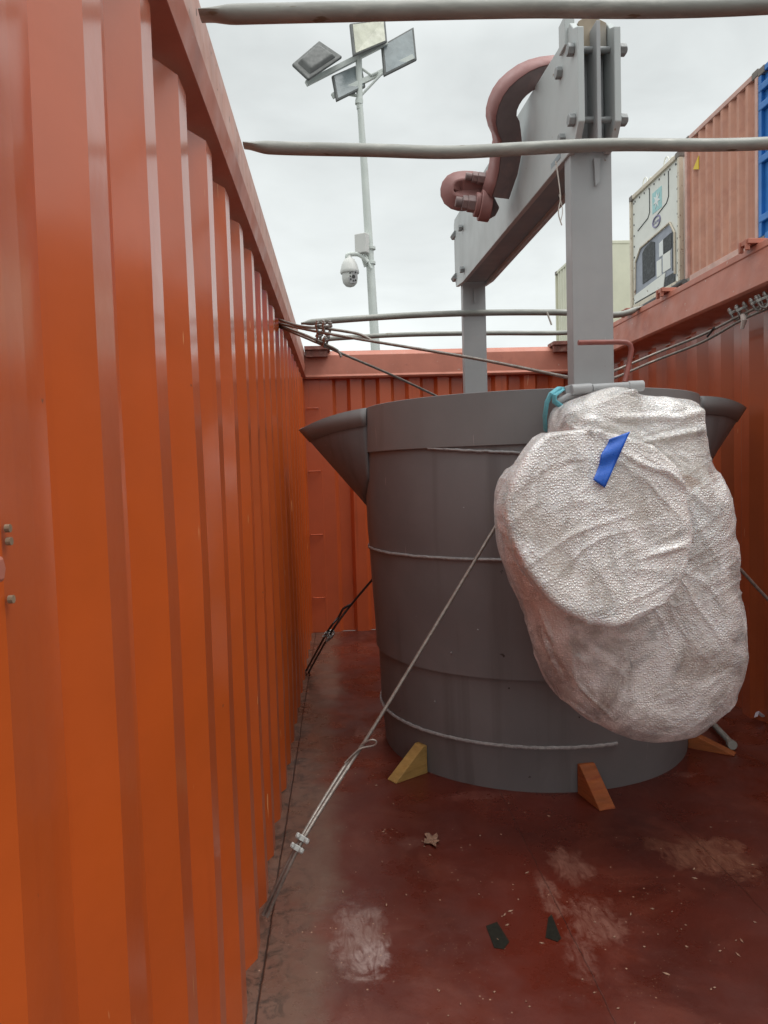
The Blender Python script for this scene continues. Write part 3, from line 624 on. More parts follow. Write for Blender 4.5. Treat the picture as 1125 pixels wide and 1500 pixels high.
def wrap_material():
    m = bpy.data.materials.new('bubble_wrap_film'); m.use_nodes = True; t = m.node_tree; L = t.links.new; b = t.nodes['Principled BSDF']
    tc = N(t, 'ShaderNodeTexCoord'); gp = N(t, 'ShaderNodeNewGeometry'); V = gp.outputs['Position']
    def noi(sc, det=6., rough=.6, dist=0.): n = N(t, 'ShaderNodeTexNoise', _Scale=sc, _Detail=det, _Roughness=rough, _Distortion=dist); L(V, n.inputs['Vector']); return n.outputs['Fac']
    def rng(s_, a, b_, c=0., d=1.):
        q = N(t, 'ShaderNodeMapRange'); q.inputs[1].default_value = a; q.inputs[2].default_value = b_; q.inputs[3].default_value = c; q.inputs[4].default_value = d; L(s_, q.inputs[0]); return q.outputs[0]
    def mth(op, a, c):
        n = N(t, 'ShaderNodeMath', operation=op)
        for i, q in enumerate((a, c)):
            if isinstance(q, (int, float)): n.inputs[i].default_value = q
            else: L(q, n.inputs[i])
        return n.outputs[0]
    def mx(f, a, c, bt='MIX'):
        x = N(t, 'ShaderNodeMixRGB', blend_type=bt); 
        for i, q in enumerate((f, a, c)):
            if isinstance(q, tuple): x.inputs[i].default_value = (*q, 1)
            elif isinstance(q, (int, float)): x.inputs[i].default_value = q
            else: L(q, x.inputs[i])
        return x.outputs[0]
    col = mx(rng(noi(5.5, 7., .65, 1.4), .36, .62), (.88, .85, .81), (.96, .96, .95))
    col = mx(rng(noi(12, 6., .6, 2.0), .5, .68, 0, .5), col, (.74, .68, .66))
    sp = N(t, 'ShaderNodeSeparateXYZ'); L(V, sp.inputs[0])
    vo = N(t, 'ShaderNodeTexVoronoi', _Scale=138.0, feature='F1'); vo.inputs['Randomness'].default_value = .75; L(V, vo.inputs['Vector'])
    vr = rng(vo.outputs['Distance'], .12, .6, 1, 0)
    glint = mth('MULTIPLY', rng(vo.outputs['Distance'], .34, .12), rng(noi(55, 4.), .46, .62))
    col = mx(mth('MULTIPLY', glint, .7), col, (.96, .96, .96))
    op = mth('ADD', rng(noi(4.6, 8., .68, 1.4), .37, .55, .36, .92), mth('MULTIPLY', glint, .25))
    L(op, b.inputs['Alpha'])
    col = mx(.12, col, vr, 'MULTIPLY')
    L(col, b.inputs['Base Color'])
    b.inputs['Roughness'].default_value = .13; b.inputs['Specular IOR Level'].default_value = .9; b.inputs['Coat Weight'].default_value = .35; b.inputs['Coat Roughness'].default_value = .06
    b.inputs['Sheen Weight'].default_value = .55; b.inputs['Sheen Roughness'].default_value = .35
    b.inputs['Subsurface Weight'].default_value = .2; b.inputs['Subsurface Radius'].default_value = (.03, .025, .02); b.inputs['Subsurface Scale'].default_value = .4
    b2 = N(t, 'ShaderNodeBump'); b2.inputs['Strength'].default_value = .2; b2.inputs['Distance'].default_value = .008; L(noi(20, 5., .55, .8), b2.inputs['Height'])
    bp = N(t, 'ShaderNodeBump'); bp.inputs['Strength'].default_value = 1.0; bp.inputs['Distance'].default_value = .0026; L(vr, bp.inputs['Height']); L(b2.outputs[0], bp.inputs['Normal']); L(bp.outputs[0], b.inputs['Normal'])
    return m
film.materials.clear(); film.materials.append(wrap_material())
from mathutils.bvhtree import BVHTree
bvh = BVHTree.FromPolygons([v.co.copy() for v in film.vertices], [tuple(p.vertices) for p in film.polygons])
# blue tape: quad grid shrunk onto the film
m = MB(); c4 = [(893, 643), (923, 632), (886, 715), (869, 703)]; vs = []; nu, nv_ = 6, 22
def cast(px, py):
    d = (BM @ Vector((px - CX, CY - py, -FPX))).normalized(); h_ = bvh.ray_cast(CP, d); return h_[0].y if h_[0] is not None else 2.12
ya = min(cast(900 + k_, 655) for k_ in (-6, 0, 6)) - .004; yb_ = min(cast(880 + k_, 700) for k_ in (-6, 0, 6))
for j in range(nv_ + 1):
    for i in range(nu + 1):
        u, w = i / nu, j / nv_
        a = Vector(c4[0]).lerp(Vector(c4[1]), u); b = Vector(c4[3]).lerp(Vector(c4[2]), u); p = a.lerp(b, w); p.x -= 3.5 * math.exp(-((w - .38) / .16) ** 2) * (1 - u)
        yy = ya + (yb_ - ya) * max(-.2, (w - .25) / .6) - .009 + .0035 * math.sin(w * 11 + u * 2)
        vs.append(at(p.x, p.y, Y=yy))
m.add(vs, [(j*(nu+1) + i, j*(nu+1) + i + 1, (j+1)*(nu+1) + i + 1, (j+1)*(nu+1) + i) for j in range(nv_) for i in range(nu)], True)
fo = link('bubble_wrap', film, wrap)
GEARG = mat('gearbox_grey_paint', (.30, .30, .29), .5, var=.2, vscale=8, col2=(.42, .36, .3), c2scale=6)
GEARB = mat('brown_cardboard', (.36, .23, .16), .8, var=.15, vscale=8); FOAM = mat('inner_foam', (.66, .61, .55), .7, var=.2, vscale=6, col2=(.45, .38, .32), c2scale=5)
def inner(name, pts, y0, y1, rnd, mt, shrink, lean=None):
    c = (sum(p[0] for p in pts) / len(pts), sum(p[1] for p in pts) / len(pts)); q_ = [(c[0] + (p[0] - c[0]) * shrink, c[1] + (p[1] - c[1]) * shrink) for p in pts]
    m_ = MB(); pillow(m_, dense(q_), y0, y1, rnd, lean); m_.sm = [True] * len(m_.sm); return m_.build(name, mt, wrap, angle=50)
wl = inner('handwheel_padding', DISC, 2.135, 2.23, .03, FOAM, .86, lambda w: (1.1 - w.z) * -.10 + (w.x - .8) * .12)
inner('gearbox_case', LOW, 2.335, 2.60, .10, GEARB, .90, lambda w: (w.x - .95) * -.05)
inner('gearbox_top', TOP, 2.345, 2.58, .06, FOAM, .82, lambda w: (w.z - 1.2) * .12)
c_ = at(960, 965, Y=2.31); m_ = MB(); m_.cyl(c_ + Vector((0, .1, 0)), c_, .085, 28); m_.cyl(c_ + Vector((-.05, .1, .12)), c_ + Vector((-.05, .01, .12)), .05, 24); m_.build('gearbox_flange', GEARG, wrap)
m.build('blue_tape', TAPE, wrap, solid=.0012)

# cyan strap
m = MB(); P = [at(828, 570, Y=2.6), at(818, 569, Y=2.56), at(807, 577, Y=2.55), at(801, 590, Y=2.56), at(798, 610, Y=2.58), at(799, 630, Y=2.62)]
m.tube(P, .010, 10, flat=[(1.15, .7)] * 6); P = [at(824, 571, Y=2.56), at(812, 580, Y=2.53), at(812, 588, Y=2.53), at(826, 598, Y=2.53), at(836, 606, Y=2.5)]; m.tube(P, .009, 10, flat=[(1.1, .6)] * 5)
tag(m.build('lifting_strap', CYAN), 'cyan cloth strap looped on the ladle rim beside the bubble wrap', 'strap')

# ------------------------------------------------------------------ wire ropes
def strand(m, P, r, step=.006): m.tube(spline(P, step), r * .82, 18, lobes=6, lobe=.28, pitch=r * 13)
def clip(parent, p, d, s=1.0, up=Vector((0, 0, 1))):
    d = d.normalized(); sd_ = d.cross(up).normalized(); u = sd_.cross(d)
    m = MB(); w = .011 * s; h = .024 * s
    P = [p + sd_ * w + u * h, p + sd_ * w, p + sd_ * w * .8 - u * w * .9, p - u * w * 1.5, p - sd_ * w * .8 - u * w * .9, p - sd_ * w, p - sd_ * w + u * h]
    m.tube(spline(P, .003), .0042 * s, 8)
    for sg in (1, -1): m.hexbolt(p + sd_ * w * sg + u * h * .5, p + sd_ * w * sg + u * h * .8, .0065 * s)
    A = p + u * h * .2; m.hexa([A + sd_ * w * 1.45 * a_ + d * .006 * s * b_ for a_, b_ in ((1, 1), (1, -1), (-1, -1), (-1, 1))], [A + u * .007 * s + sd_ * w * 1.45 * a_ + d * .006 * s * b_ for a_, b_ in ((1, 1), (1, -1), (-1, -1), (-1, 1))])
    return m.build('rope_clip', CLIP, parent, bevel=.001)
GR = 'wire ropes lashing the ladle to the container'
# front left
A0 = at(385, 1342, X=-.262); A1 = at(433, 1240, X=-.19); A2 = at(500, 1130, Y=2.36); A3 = at(542, 1074, Y=2.42); A4 = at(740, 748, Y=2.66)
A0 = at(385, 1340, X=-.275); A1 = at(434, 1240, Y=2.16)
rope = empty('wire_rope', A0); tag(rope, 'pale wire rope from the bubble wrap down to the left wall foot', 'wire rope', GR)
off = Vector((.012, -.006, .008))
m = MB(); strand(m, [A0, A1, A2, A3, A4], .0062); m.build('strand', ROPE, rope)
m = MB(); strand(m, [A0 + Vector((.012, -.01, 0)), A1 + off, A2 + off * .7 + Vector((.008, 0, 0)), at(528, 1096, Y=2.39)], .0062); m.build('strand', ROPE, rope)
m = MB(); strand(m, [at(505, 1118, Y=2.37), at(526, 1098, Y=2.38), at(547, 1092, Y=2.38), at(551, 1086, Y=2.38), at(543, 1084, Y=2.38), at(529, 1091, Y=2.39)], .0032, .003); m.build('rope_tail', ROPE, rope)
dr = (A2 - A0).normalized()
clip(rope, A1 + off * .5 + dr * -.008, dr, 1.35, Vector((.3, -.6, .7))); clip(rope, A1 + off * .5 + dr * .022, dr, 1.35, Vector((.3, -.6, .7)))
# rear left
B0 = at(452, 985, X=-.262); B1 = at(484, 928, Y=4.35); B2 = at(515, 885, Y=4.3); B3 = at(562, 830, Y=4.2)
rope = empty('wire_rope', B0); tag(rope, 'dark oily wire rope slanting from behind the ladle to the left wall foot', 'wire rope', GR)
m = MB(); strand(m, [B0, B1, B2, B3], .0065, .02); m.build('strand', ROPEDARK, rope)
o2 = Vector((-.016, 0, .012)); m = MB(); strand(m, [B0 + o2, B1 + o2, at(496, 904, Y=4.33), at(505, 893, Y=4.3) + o2 * .5, B2], .0065, .02); m.build('strand', ROPEDARK, rope)
dr = (B1 - B0).normalized(); clip(rope, B1, dr, 1.5, Vector((0, -.9, .4))); clip(rope, B1 - dr * .045, dr, 1.5, Vector((0, -.9, .4)))
# upper left pair
U0 = at(408, 474, X=-.283)
def upper(pts, pts2, label, cl, mt=ROPE):
    rope = empty('wire_rope', pts[0]); tag(rope, label, 'wire rope', GR)
    m = MB(); strand(m, pts, .0062, .02); m.build('strand', mt, rope)
    m = MB(); strand(m, pts2, .0062, .02); m.build('strand', mt, rope)
    for c in cl: clip(rope, c, (pts[2] - pts[0]), 1.45, Vector((.2, -.5, .9)))
upper([U0, at(466, 486, Y=3.28), at(540, 499, Y=3.15), at(700, 526, Y=2.92), at(842, 555, Y=2.70)], [U0 + Vector((0, 0, .02)), at(440, 478, Y=3.32), at(475, 481, Y=3.26), at(520, 488, Y=3.2), at(537, 494, Y=3.16), at(545, 500, Y=3.15)],
      'upper wire rope from the left rail, running right to the front upright', [at(469, 481, Y=3.27), at(479, 482, Y=3.25)])
upper([U0 + Vector((0, 0, -.015)), at(460, 500, Y=3.5), at(510, 522, Y=3.6), at(580, 552, Y=3.85), at(660, 590, Y=4.1)], [U0 + Vector((0, .01, -.005)), at(450, 492, Y=3.48), at(478, 505, Y=3.5), at(494, 513, Y=3.52), at(500, 523, Y=3.52)],
      'lower of the two wire ropes from the left rail, dropping behind the ladle rim', [at(467, 495, Y=3.48), at(477, 501, Y=3.49)])
# right upper
V0 = Vector((1.975, 3.05, 2.09))
rope = empty('wire_rope', V0); tag(rope, 'wire rope running under the right top rail to the lifting upright', 'wire rope', GR)
Pa = [at(1160, 427, X=2.05), at(1125, 444, X=2.02), at(1085, 462, X=1.97), at(1030, 490, X=1.9), at(960, 518, X=1.72), at(905, 541, X=1.45), at(870, 553, X=1.3)]
m = MB(); strand(m, Pa, .0065, .02); m.build('strand', ROPE, rope)
Pb = [p_ + Vector((0, 0, -.025 - .012 * (i > 2))) for i, p_ in enumerate(Pa)]
m = MB(); strand(m, Pb[1:], .0065, .02); m.build('strand', ROPE, rope)
for x, y in ((1078, 460), (1088, 456), (1110, 446), (1118, 442)): clip(rope, at(x, y, X=1.97), Vector((.3, .8, .1)), 1.7, Vector((-.5, -.3, .8)))
m = MB(); m.tube([at(1088, 462, X=1.95), at(1090, 470, X=1.945), at(1087, 482, X=1.94)], [.012, .014, .008], 8); m.build('rag', mat('grey_rag', (.4, .33, .3), .9), rope)
m = MB(); strand(m, [at(1046, 480, X=1.9), at(1040, 488, X=1.9), at(1036, 493, X=1.9)], .006, .01); m.build('rope_tail', ROPEDARK, rope)
# right lower
rope = empty('wire_rope', (2.09, 2.9, .05)); tag(rope, 'single wire rope from the bubble wrap down to the right wall', 'wire rope', GR)
m = MB(); strand(m, [at(1040, 786, Y=2.66), at(1072, 820, Y=2.68), at(1125, 878, Y=2.72), at(1240, 1000, Y=2.8)], .0062); m.build('strand', ROPE, rope)

CORD = mat('pale_cord', (.5, .47, .42), .8)
m = MB(); m.tube(spline([at(814, 236, Y=2.6), at(818, 262, Y=2.6), at(821, 290, Y=2.6), at(818, 312, Y=2.6), at(823, 330, Y=2.6)], .01), .0022, 6); m.tube(spline([at(819, 285, Y=2.6), at(824, 308, Y=2.6), at(821, 325, Y=2.6)], .01), .0015, 6)
tag(m.build('cord', CORD), 'thin frayed cord dangling from the underside of the lifting beam', 'cord')
m = MB(); m.tube(spline([at(801, 457, Y=4.77), at(804, 465, Y=4.77), at(808, 476, Y=4.77)], .01), .006, 6); tag(m.build('cord', CORD), 'short pale cord end hanging from a thin roof bow left of the upright', 'cord')
# ------------------------------------------------------------------ wedges and loose things
def wedge(p_top_back, p_low, width, mt, label, pts, Y):
    """chock: side outline on the ladle side (pixels with depth) extruded by a width vector"""
def chock(side, vec, mt, label):
    m = MB(); m.prism(side, vec); o = m.build('wooden_wedge', mt, bevel=.003); o.modifiers['bevel'].segments = 1
    return tag(o, label, 'wedge', 'wooden chocks driven against the ladle foot')
def chock_at(a_deg, r0, L_, H, W_, mt, label, skew=0, toe=.004):
    a = R(a_deg); d = Vector((math.cos(a), math.sin(a), 0)); s_ = Vector((-d.y, d.x, 0)); c = Vector((LC[0], LC[1], 0))
    base = c + d * r0; d2 = Matrix.Rotation(R(skew), 3, 'Z') @ d; s2 = Vector((-d2.y, d2.x, 0))
    side = [base - s2 * W_/2, base - s2 * W_/2 + d2 * L_, base - s2 * W_/2 + d2 * L_ + Vector((0, 0, toe)), base - s2 * W_/2 + d2 * .02 + Vector((0, 0, H)), base - s2 * W_/2 + Vector((0, 0, H))]
    return chock(side, s2 * W_, mt, label)
# yellow: body from (560,1140)..(614,1095)
chock_at(216.5, .752, .18, .125, .06, WOODY, 'yellowish wooden wedge under the ladle at its left foot', skew=-3)
chock_at(272.5, .750, .17, .125, .07, WOODO, 'dark orange stained wooden wedge against the ladle front', skew=9)
chock_at(334, .752, .20, .07, .05, WOODO, 'long orange wooden wedge at the right foot of the ladle, beside the grey bar', skew=-12)
# grey bar with lump
m = MB(); a = at(1030, 1045, Z=.04); b = at(1070, 1088, Z=.03); m.cyl(a, b, .015, 16); m.cyl(b + Vector((0, 0, -.005)), b + (b - a).normalized() * .03, .022, 10); tag(m.build('steel_bar', GALV, bevel=.002), 'short grey steel bar lying on the floor right of the ladle', 'bar')
# paper
m = MB(); c = at(1113, 1052, Z=.015); pts = [(-.03, 0, .005), (-.01, .02, .025), (.012, .0, .004), (.03, .018, .03), (.05, -.004, .012)]
vs = [c + Vector(p) for p in pts] + [c + Vector(p) + Vector((.006, -.02, .012)) for p in pts]; m.add(vs, [(i, i+1, 6+i, 5+i) for i in range(4)]); tag(m.build('paper_scrap', PAPER, solid=.002), 'crumpled white and lilac paper scrap on the floor by the right wall', 'paper')
# leaf
m = MB(); c = fl(633, 1233); n_ = 14; pts = []
for i in range(n_):
    a = 2 * math.pi * i / n_; r_ = (.020 + .010 * ((i * 7) % 3)) ; pts.append(c + Vector((math.cos(a) * r_ * .9, math.sin(a) * r_ * 1.4, .006 + .008 * ((i * 5) % 3) / 2)))
m.add([c + Vector((0, 0, .006))] + pts, [(0, i + 1, (i + 1) % n_ + 1) for i in range(n_)]); tag(m.build('dry_leaf', LEAF, solid=.0015), 'curled brown dry leaf on the red floor in front of the ladle', 'leaf')
# dark plugs in the floor
for i, (pts, lab) in enumerate(((((712, 1357), (728, 1351), (746, 1380), (738, 1391), (724, 1389)), 'dark green scrap on the floor, left of a similar one'), (((803, 1345), (808, 1340), (822, 1375), (817, 1380), (799, 1374)), 'dark green scrap on the floor beside the pale smear'))):
    m = MB(); m.prism([fl(*q) + Vector((0, 0, .0006)) for q in pts], (0, 0, .0012)); tag(m.build('floor_scrap', DARKP), lab, 'scrap', 'dark scraps lying on the floor')
# chips: too small to count
m = MB(); rnd = random.Random(3)
cl = [(1000, 1335, 60), (720, 1320, 90), (830, 1430, 130), (560, 1290, 90), (900, 1190, 140), (640, 1180, 60), (1050, 1400, 80), (740, 1460, 90), (470, 1200, 60)]
for i in range(95):
    cx_, cy_, s_ = cl[i % len(cl)]; x, y = rnd.gauss(cx_, s_), rnd.gauss(cy_, s_ * .7)
    if y < 1185 and 600 < x < 1010: continue
    p = fl(x, max(y, 1010)); 
    if p.x < -.2 or p.x > 2.05 or (p - Vector((LC[0], LC[1], 0))).length < .8: continue
    r_ = rnd.choice((.0016, .0022, .003, .0042)); a = rnd.random() * 6.28; d = Vector((math.cos(a), math.sin(a), 0)); e_ = Vector((-d.y, d.x, 0))
    l = r_ * rnd.uniform(1, 3)
    m.add([p + d * l + Vector((0, 0, .002)), p + e_ * r_ * .7 + Vector((0, 0, .001)), p - d * l * .8 + Vector((0, 0, .003)), p - e_ * r_ * .6 + Vector((0, 0, .001)), p + Vector((0, 0, .0045))], [(0, 1, 4), (1, 2, 4), (2, 3, 4), (3, 0, 4)])
tag(m.build('wood_chips', DEBRIS), 'tiny pale wood chips and grit scattered over the red floor', 'chips', kind='stuff')

# ------------------------------------------------------------------ mast with floodlights and camera
YM = 12.0
mb_, mt_ = at(551, 530, Y=YM), at(524, 96, Y=YM); ax = (mt_ - mb_).normalized()
base = mb_ - ax * ((mb_.z + .17) / ax.z)
mast = empty('light_mast', base); tag(mast, 'pale grey steel light mast with four floodlights, standing beyond the end wall', 'light mast')
m = MB(); m.tube([base, mb_, at(534, 250, Y=YM), at(527, 150, Y=YM)], [.11, .075, .058, .046], 12); m.build('pole', MAST, mast, angle=60)
m = MB(); m.cyl(base, base + Vector((0, 0, .04)), .25, 24); m.build('base_plate', MAST, mast)
w = lambda X, Y, D=YM: at(400 + X / 3.125, Y / 3.125, Y=D)
m = MB(); m.tube([w(397, 500), w(392, 260)], .05, 12); m.tube([w(393, 478), w(395, 455)], .062, 12); m.build('clamp', MAST, mast)
for a, b in ((w(152, 383, 11.8), w(520, 195, 12.1)), (w(272, 440, 11.9), w(640, 262, 12.2))):
    m = MB(); A, B = ortho((b - a)); r_ = .035; m.hexa([a + A*r_ + B*r_, a - A*r_ + B*r_, a - A*r_ - B*r_, a + A*r_ - B*r_], [b + A*r_ + B*r_, b - A*r_ + B*r_, b - A*r_ - B*r_, b + A*r_ - B*r_]); m.build('crossarm', MAST, mast)
for a, b in ((w(382, 440), w(282, 352)), (w(405, 435), w(500, 335)), (w(385, 300), w(450, 345)), (w(450, 345), w(480, 330)), (w(385, 440, 12.05), w(300, 425, 11.9))):
    m = MB(); m.cyl(a, b, .02, 8); m.build('brace', MAST, mast)
def flood(px, deps, glass, facing=True, back=.16):
    c = [w(x, y, d) for (x, y), d in zip(px, deps)]; ctr = sum(c, Vector()) / 4; nrm = (c[1] - c[0]).cross(c[3] - c[0]).normalized()
    if nrm.dot(CP - ctr) < 0: nrm = -nrm
    if not facing: nrm = -nrm
    m = MB(); m.hexa([p for p in c], [p - nrm * .05 for p in c]); 
    o = m.build('floodlight', LAMPBODY, mast, bevel=.02)
    s_ = [ctr + (p - ctr) * .8 for p in c]; m = MB(); m.hexa([p - nrm * .04 for p in s_], [ctr + (p - ctr) * .75 - nrm * back for p in s_]); m.build('housing', LAMPBODY, o, bevel=.02)
    s_ = [ctr + (p - ctr) * .86 for p in c]; m = MB(); m.hexa([p + nrm * .004 for p in s_], [p - nrm * .01 for p in s_]); m.build('glass', glass, o)
flood([(85, 305), (210, 198), (316, 270), (160, 375)], (11.6, 11.9, 11.8, 11.5), LAMPGLASSD, facing=False, back=.11)
flood([(352, 105), (515, 85), (525, 190), (368, 256)], (11.8, 12.1, 12.0, 11.7), LAMPGLASS)
flood([(495, 205), (645, 120), (660, 272), (508, 348)], (12.1, 12.3, 12.2, 12.0), LAMPGLASSD)
flood([(268, 345), (405, 285), (425, 395), (290, 462)], (11.9, 12.1, 12.0, 11.8), LAMPGLASSD)
# security camera on the mast
v = lambda X, Y, D=11.9: at(400 + X / 3.75, 300 + Y / 3.75, Y=D)
sc_ = empty('security_camera', v(425, 445)); tag(sc_, 'white dome security camera on a bracket fixed to the light mast', 'security camera')
k = 11.9 / FPX / 3.75
m = MB(); c = v(421, 372); prof = [(.012, .155 + .22), (.05, .365), (16*k + .03, 62*k + .15), (42*k, 40*k), (50*k, 8*k), (52*k, 0), (50*k, -4*k), (40*k, -2*k)]
prof = [(4*k, 96*k), (10*k, 92*k), (14*k, 78*k), (28*k, 68*k), (42*k, 42*k), (50*k, 12*k), (52*k, 0), (49*k, -6*k), (30*k, -6*k)]
m.lathe([(r_, c.z + z) for r_, z in prof], (c.x, c.y), 32); m.build('hood', CAMW, sc_, angle=50)
m = MB(); prof = [(42*k, -4*k), (43*k, -30*k), (38*k, -56*k), (24*k, -72*k), (6*k, -78*k), (.001, -78*k)]; m.lathe([(r_, c.z + z) for r_, z in prof], (c.x, c.y), 32); dome = m.build('dome', CAMW, sc_, angle=60)
m = MB(); f = v(438, 405, 11.9); yb = c.y - 40*k; m.prism([(f.x + x*k, yb - .004, f.z + z*k) for x, z in ((-22, 34), (24, 34), (24, -10), (10, -34), (-14, -34), (-24, -12))], (0, .06, 0)); m.build('lens_window', CAMD, dome)
m = MB(); m.cyl((f.x + .01, yb - .012, f.z + .0), (f.x + .01, yb, f.z), 9*k, 16)
for x, z in ((-14, 18), (-14, 2), (-12, -14), (2, -22), (14, -20), (15, 22)): m.cyl((f.x + x*k, yb - .012, f.z + z*k), (f.x + x*k, yb, f.z + z*k), 4.5*k, 10)
m.build('lens', BLACK, dome)
m = MB(); m.tube(spline([v(408, 292), v(408, 278), v(425, 272), v(465, 272), v(490, 285), v(505, 300), v(520, 318)], .02), .035, 12); m.prism([v(485, 290, 11.95), v(520, 255, 11.95), v(548, 290, 11.95), v(535, 325, 11.95), v(500, 340, 11.95)], (0, .05, 0)); m.tube([v(500, 262), v(540, 352)], .02, 8); m.build('bracket', MAST, sc_)
m = MB(); a = v(488, 215); m.box((-.10, -.06, -.15), (.10, .06, .15), Matrix.Rotation(R(-30), 3, 'Z'), a); m.build('junction_box', CAMW, sc_, bevel=.01)
for y in (240, 322): m = MB(); p = v(535, y, 12); m.cyl(p - ax * .02, p + ax * .02, .082, 16); m.build('pole_clamp', MAST, sc_)

# ------------------------------------------------------------------ stacked containers to the right
def boxcar(name, x0, x1, y0, y1, z0, z1, body, frame, label=None, ends='corr', open_x=False):
    t = empty(name, ((x0 + x1) / 2, (y0 + y1) / 2, z0)); 
    if label: tag(t, label, 'container', 'containers stacked beyond the right wall')
    p = .09; dz = .13
    def panel(nm, u0, u1, mp_, flat=False):
        m = MB(); pr = [(u0, 0), (u1, 0)] if flat else corr(u0, u1, .278, .055, .05); sheet(m, pr, mp_, z0 + dz, z1 - .09); return m.build(nm, body, t, solid=.003)
    if not open_x: panel('side_panel', y0 + p, y1 - p, lambda u, o, z: (x0 + .015 + o, u, z))
    panel('side_panel', y0 + p, y1 - p, lambda u, o, z: (x1 - .015 - o, u, z))
    panel('end_panel', x0 + p, x1 - p, lambda u, o, z: (u, y0 + .015 + o, z), ends == 'flat'); panel('end_panel', x0 + p, x1 - p, lambda u, o, z: (u, y1 - .015 - o, z), ends == 'flat')
    m = MB(); m.box((x0 + .03, y0 + .03, z1 - .05), (x1 - .03, y1 - .03, z1 - .02)); m.build('roof', body, t)
    for x in (x0, x1 - p):
        for y in (y0, y1 - p): m = MB(); m.box((x, y, z0 + .12), (x + p, y + p, z1 - .12)); m.build('corner_post', frame, t, bevel=.008)
    for x in (x0, x1 - .06):
        m = MB(); m.box((x, y0 + .18, z1 - .10), (x + .06, y1 - .18, z1 - .01)); m.build('top_rail', frame, t, bevel=.008)
        m = MB(); m.box((x, y0 + .18, z0), (x + .06, y1 - .18, z0 + .15)); m.build('bottom_rail', frame, t, bevel=.008)
    for y in (y0, y1 - .06):
        m = MB(); m.box((x0 + .18, y, z1 - .10), (x1 - .18, y + .06, z1 - .01)); m.build('end_rail', frame, t, bevel=.008)
        m = MB(); m.box((x0 + .18, y, z0), (x1 - .18, y + .06, z0 + .15)); m.build('end_rail', frame, t, bevel=.008)
    for x in (x0 - .005, x1 - .175):
        for y in (y0 - .005, y1 - .175):
            for z in (z0 - .005, z1 - .115): m = MB(); m.box((x, y, z), (x + .18, y + .18, z + .12)); m.build('corner_casting', CASTING, t, bevel=.012)
    return t
CASTING = mat('casting_grey', (.20, .17, .15), .7, var=.25, vscale=10)
XS = 7.08; ZB, ZTT = 4.9, 7.78
# red: far end at px 1003 -> y, near end px 1109
yr1, yr0 = at(1003, 300, X=XS).y, at(1110, 300, X=XS).y
red = boxcar('cargo_container', XS, XS + 2.44 * 2.4, yr0, yr1, ZB, ZTT, BRICKC, BRICKF, 'faded brick red corrugated container between the white refrigerated one and the blue one')
m = MB(); a = [(1021, 248), (1021, 236), (1025, 229), (1025, 247)]; a = [at(x, y, X=XS + .01) for x, y in ((1016, 248), (1024, 228), (1024, 248))]; m.prism(a, (-.012, 0, 0)); m.build('yellow_sticker', YEL, red)
# blue: door end faces us from the left side
blue = boxcar('cargo_container', XS - .02, XS + 6.0, yr0 - 2.52, yr0 - .05, ZB, ZTT - .05, BLUEC, BLUEC, 'bright blue container with door hardware at the right picture edge', open_x=True)
m = MB(); m.box((XS + .04, yr0 - 2.44, ZB + .14), (XS + .06, yr0 - .13, ZTT - .16)); dr_ = m.build('door', BLUEC, blue)
for yy in (yr0 - .38, yr0 - .95): m = MB(); m.cyl((XS + .01, yy, ZB + .05), (XS + .01, yy, ZTT - .12), .022, 12); m.build('lock_rod', BLUEC, dr_)
for zz in (ZB + .35, ZB + 1.3, ZB + 2.15, ZB + 2.45): m = MB(); m.box((XS - .03, yr0 - .55, zz), (XS + .045, yr0 - .06, zz + .12)); m.build('hinge', BLUEC, dr_, bevel=.015)
# reefer: end with refrigeration unit
yf, yn = at(921, 360, X=7.12).y, at(999, 300, X=7.2).y
reef = boxcar('refrigerated_container', 7.14, 13.1, yn, yf, 4.98, 7.72, CREAMR, CREAME, 'off-white refrigerated container end with its cooling unit, left of the brick red container', ends='flat', open_x=True)
def ry(u): return yf - .10 + (yn + .10 - (yf - .10)) * u      # u 0 = left in photo, 1 = right
def rz(w_): return 5.10 + (7.62 - 5.10) * w_
X0 = 7.16
def rpoly(name, uw, mt, x=X0, th=.02, par=None, bevel=0):
    m = MB(); m.prism([(x, ry(u), rz(w_)) for u, w_ in uw], (th, 0, 0)); return m.build(name, mt, par or reef, bevel=bevel)
CREAMF = mat('reefer_face_paint', (.76, .76, .70), .5, var=.06, vscale=2, spots=(.35, .3, .24), spotscale=7, spotthr=.7)
rpoly('face_panel', [(0, 0), (1, 0), (1, 1), (0, 1)], CREAMF, X0 + .03, .03)
unit = rpoly('cooling_unit', [(.06, .06), (.93, .06), (.93, .42), (.84, .52), (.2, .50), (.08, .40)], REEFG, X0 + .018, .015)
rpoly('condenser_grille', [(.24, .16), (.52, .17), (.52, .46), (.44, .49), (.30, .47), (.24, .44)], REEFD, X0 + .006, .015, unit)
rpoly('vent', [(.70, .30), (.86, .31), (.86, .44), (.70, .43)], REEFD, X0 + .006, .015, unit)
rpoly('vent_hood', [(.62, .30), (.70, .30), (.70, .43), (.62, .42)], WHITE, X0 + .0, .02, unit)
for a in ([(.56, .14), (.66, .14), (.66, .28), (.56, .28)], [(.69, .15), (.84, .15), (.84, .30), (.69, .30)]): rpoly('control_cover', a, CREAMF, X0 + .004, .015, unit)
rpoly('side_gap', [(.87, .12), (.925, .12), (.925, .41), (.87, .46)], REEFD, X0 + .010, .012, unit)
rpoly('lower_cover', [(.05, .03), (.70, .03), (.74, .14), (.05, .10)], CREAMF, X0 + .002, .015, unit)
rpoly('lower_gap', [(.05, 0), (.92, 0), (.92, .10), (.72, .10), (.70, .035), (.05, .03)], REEFD, X0 + .012, .012, unit)
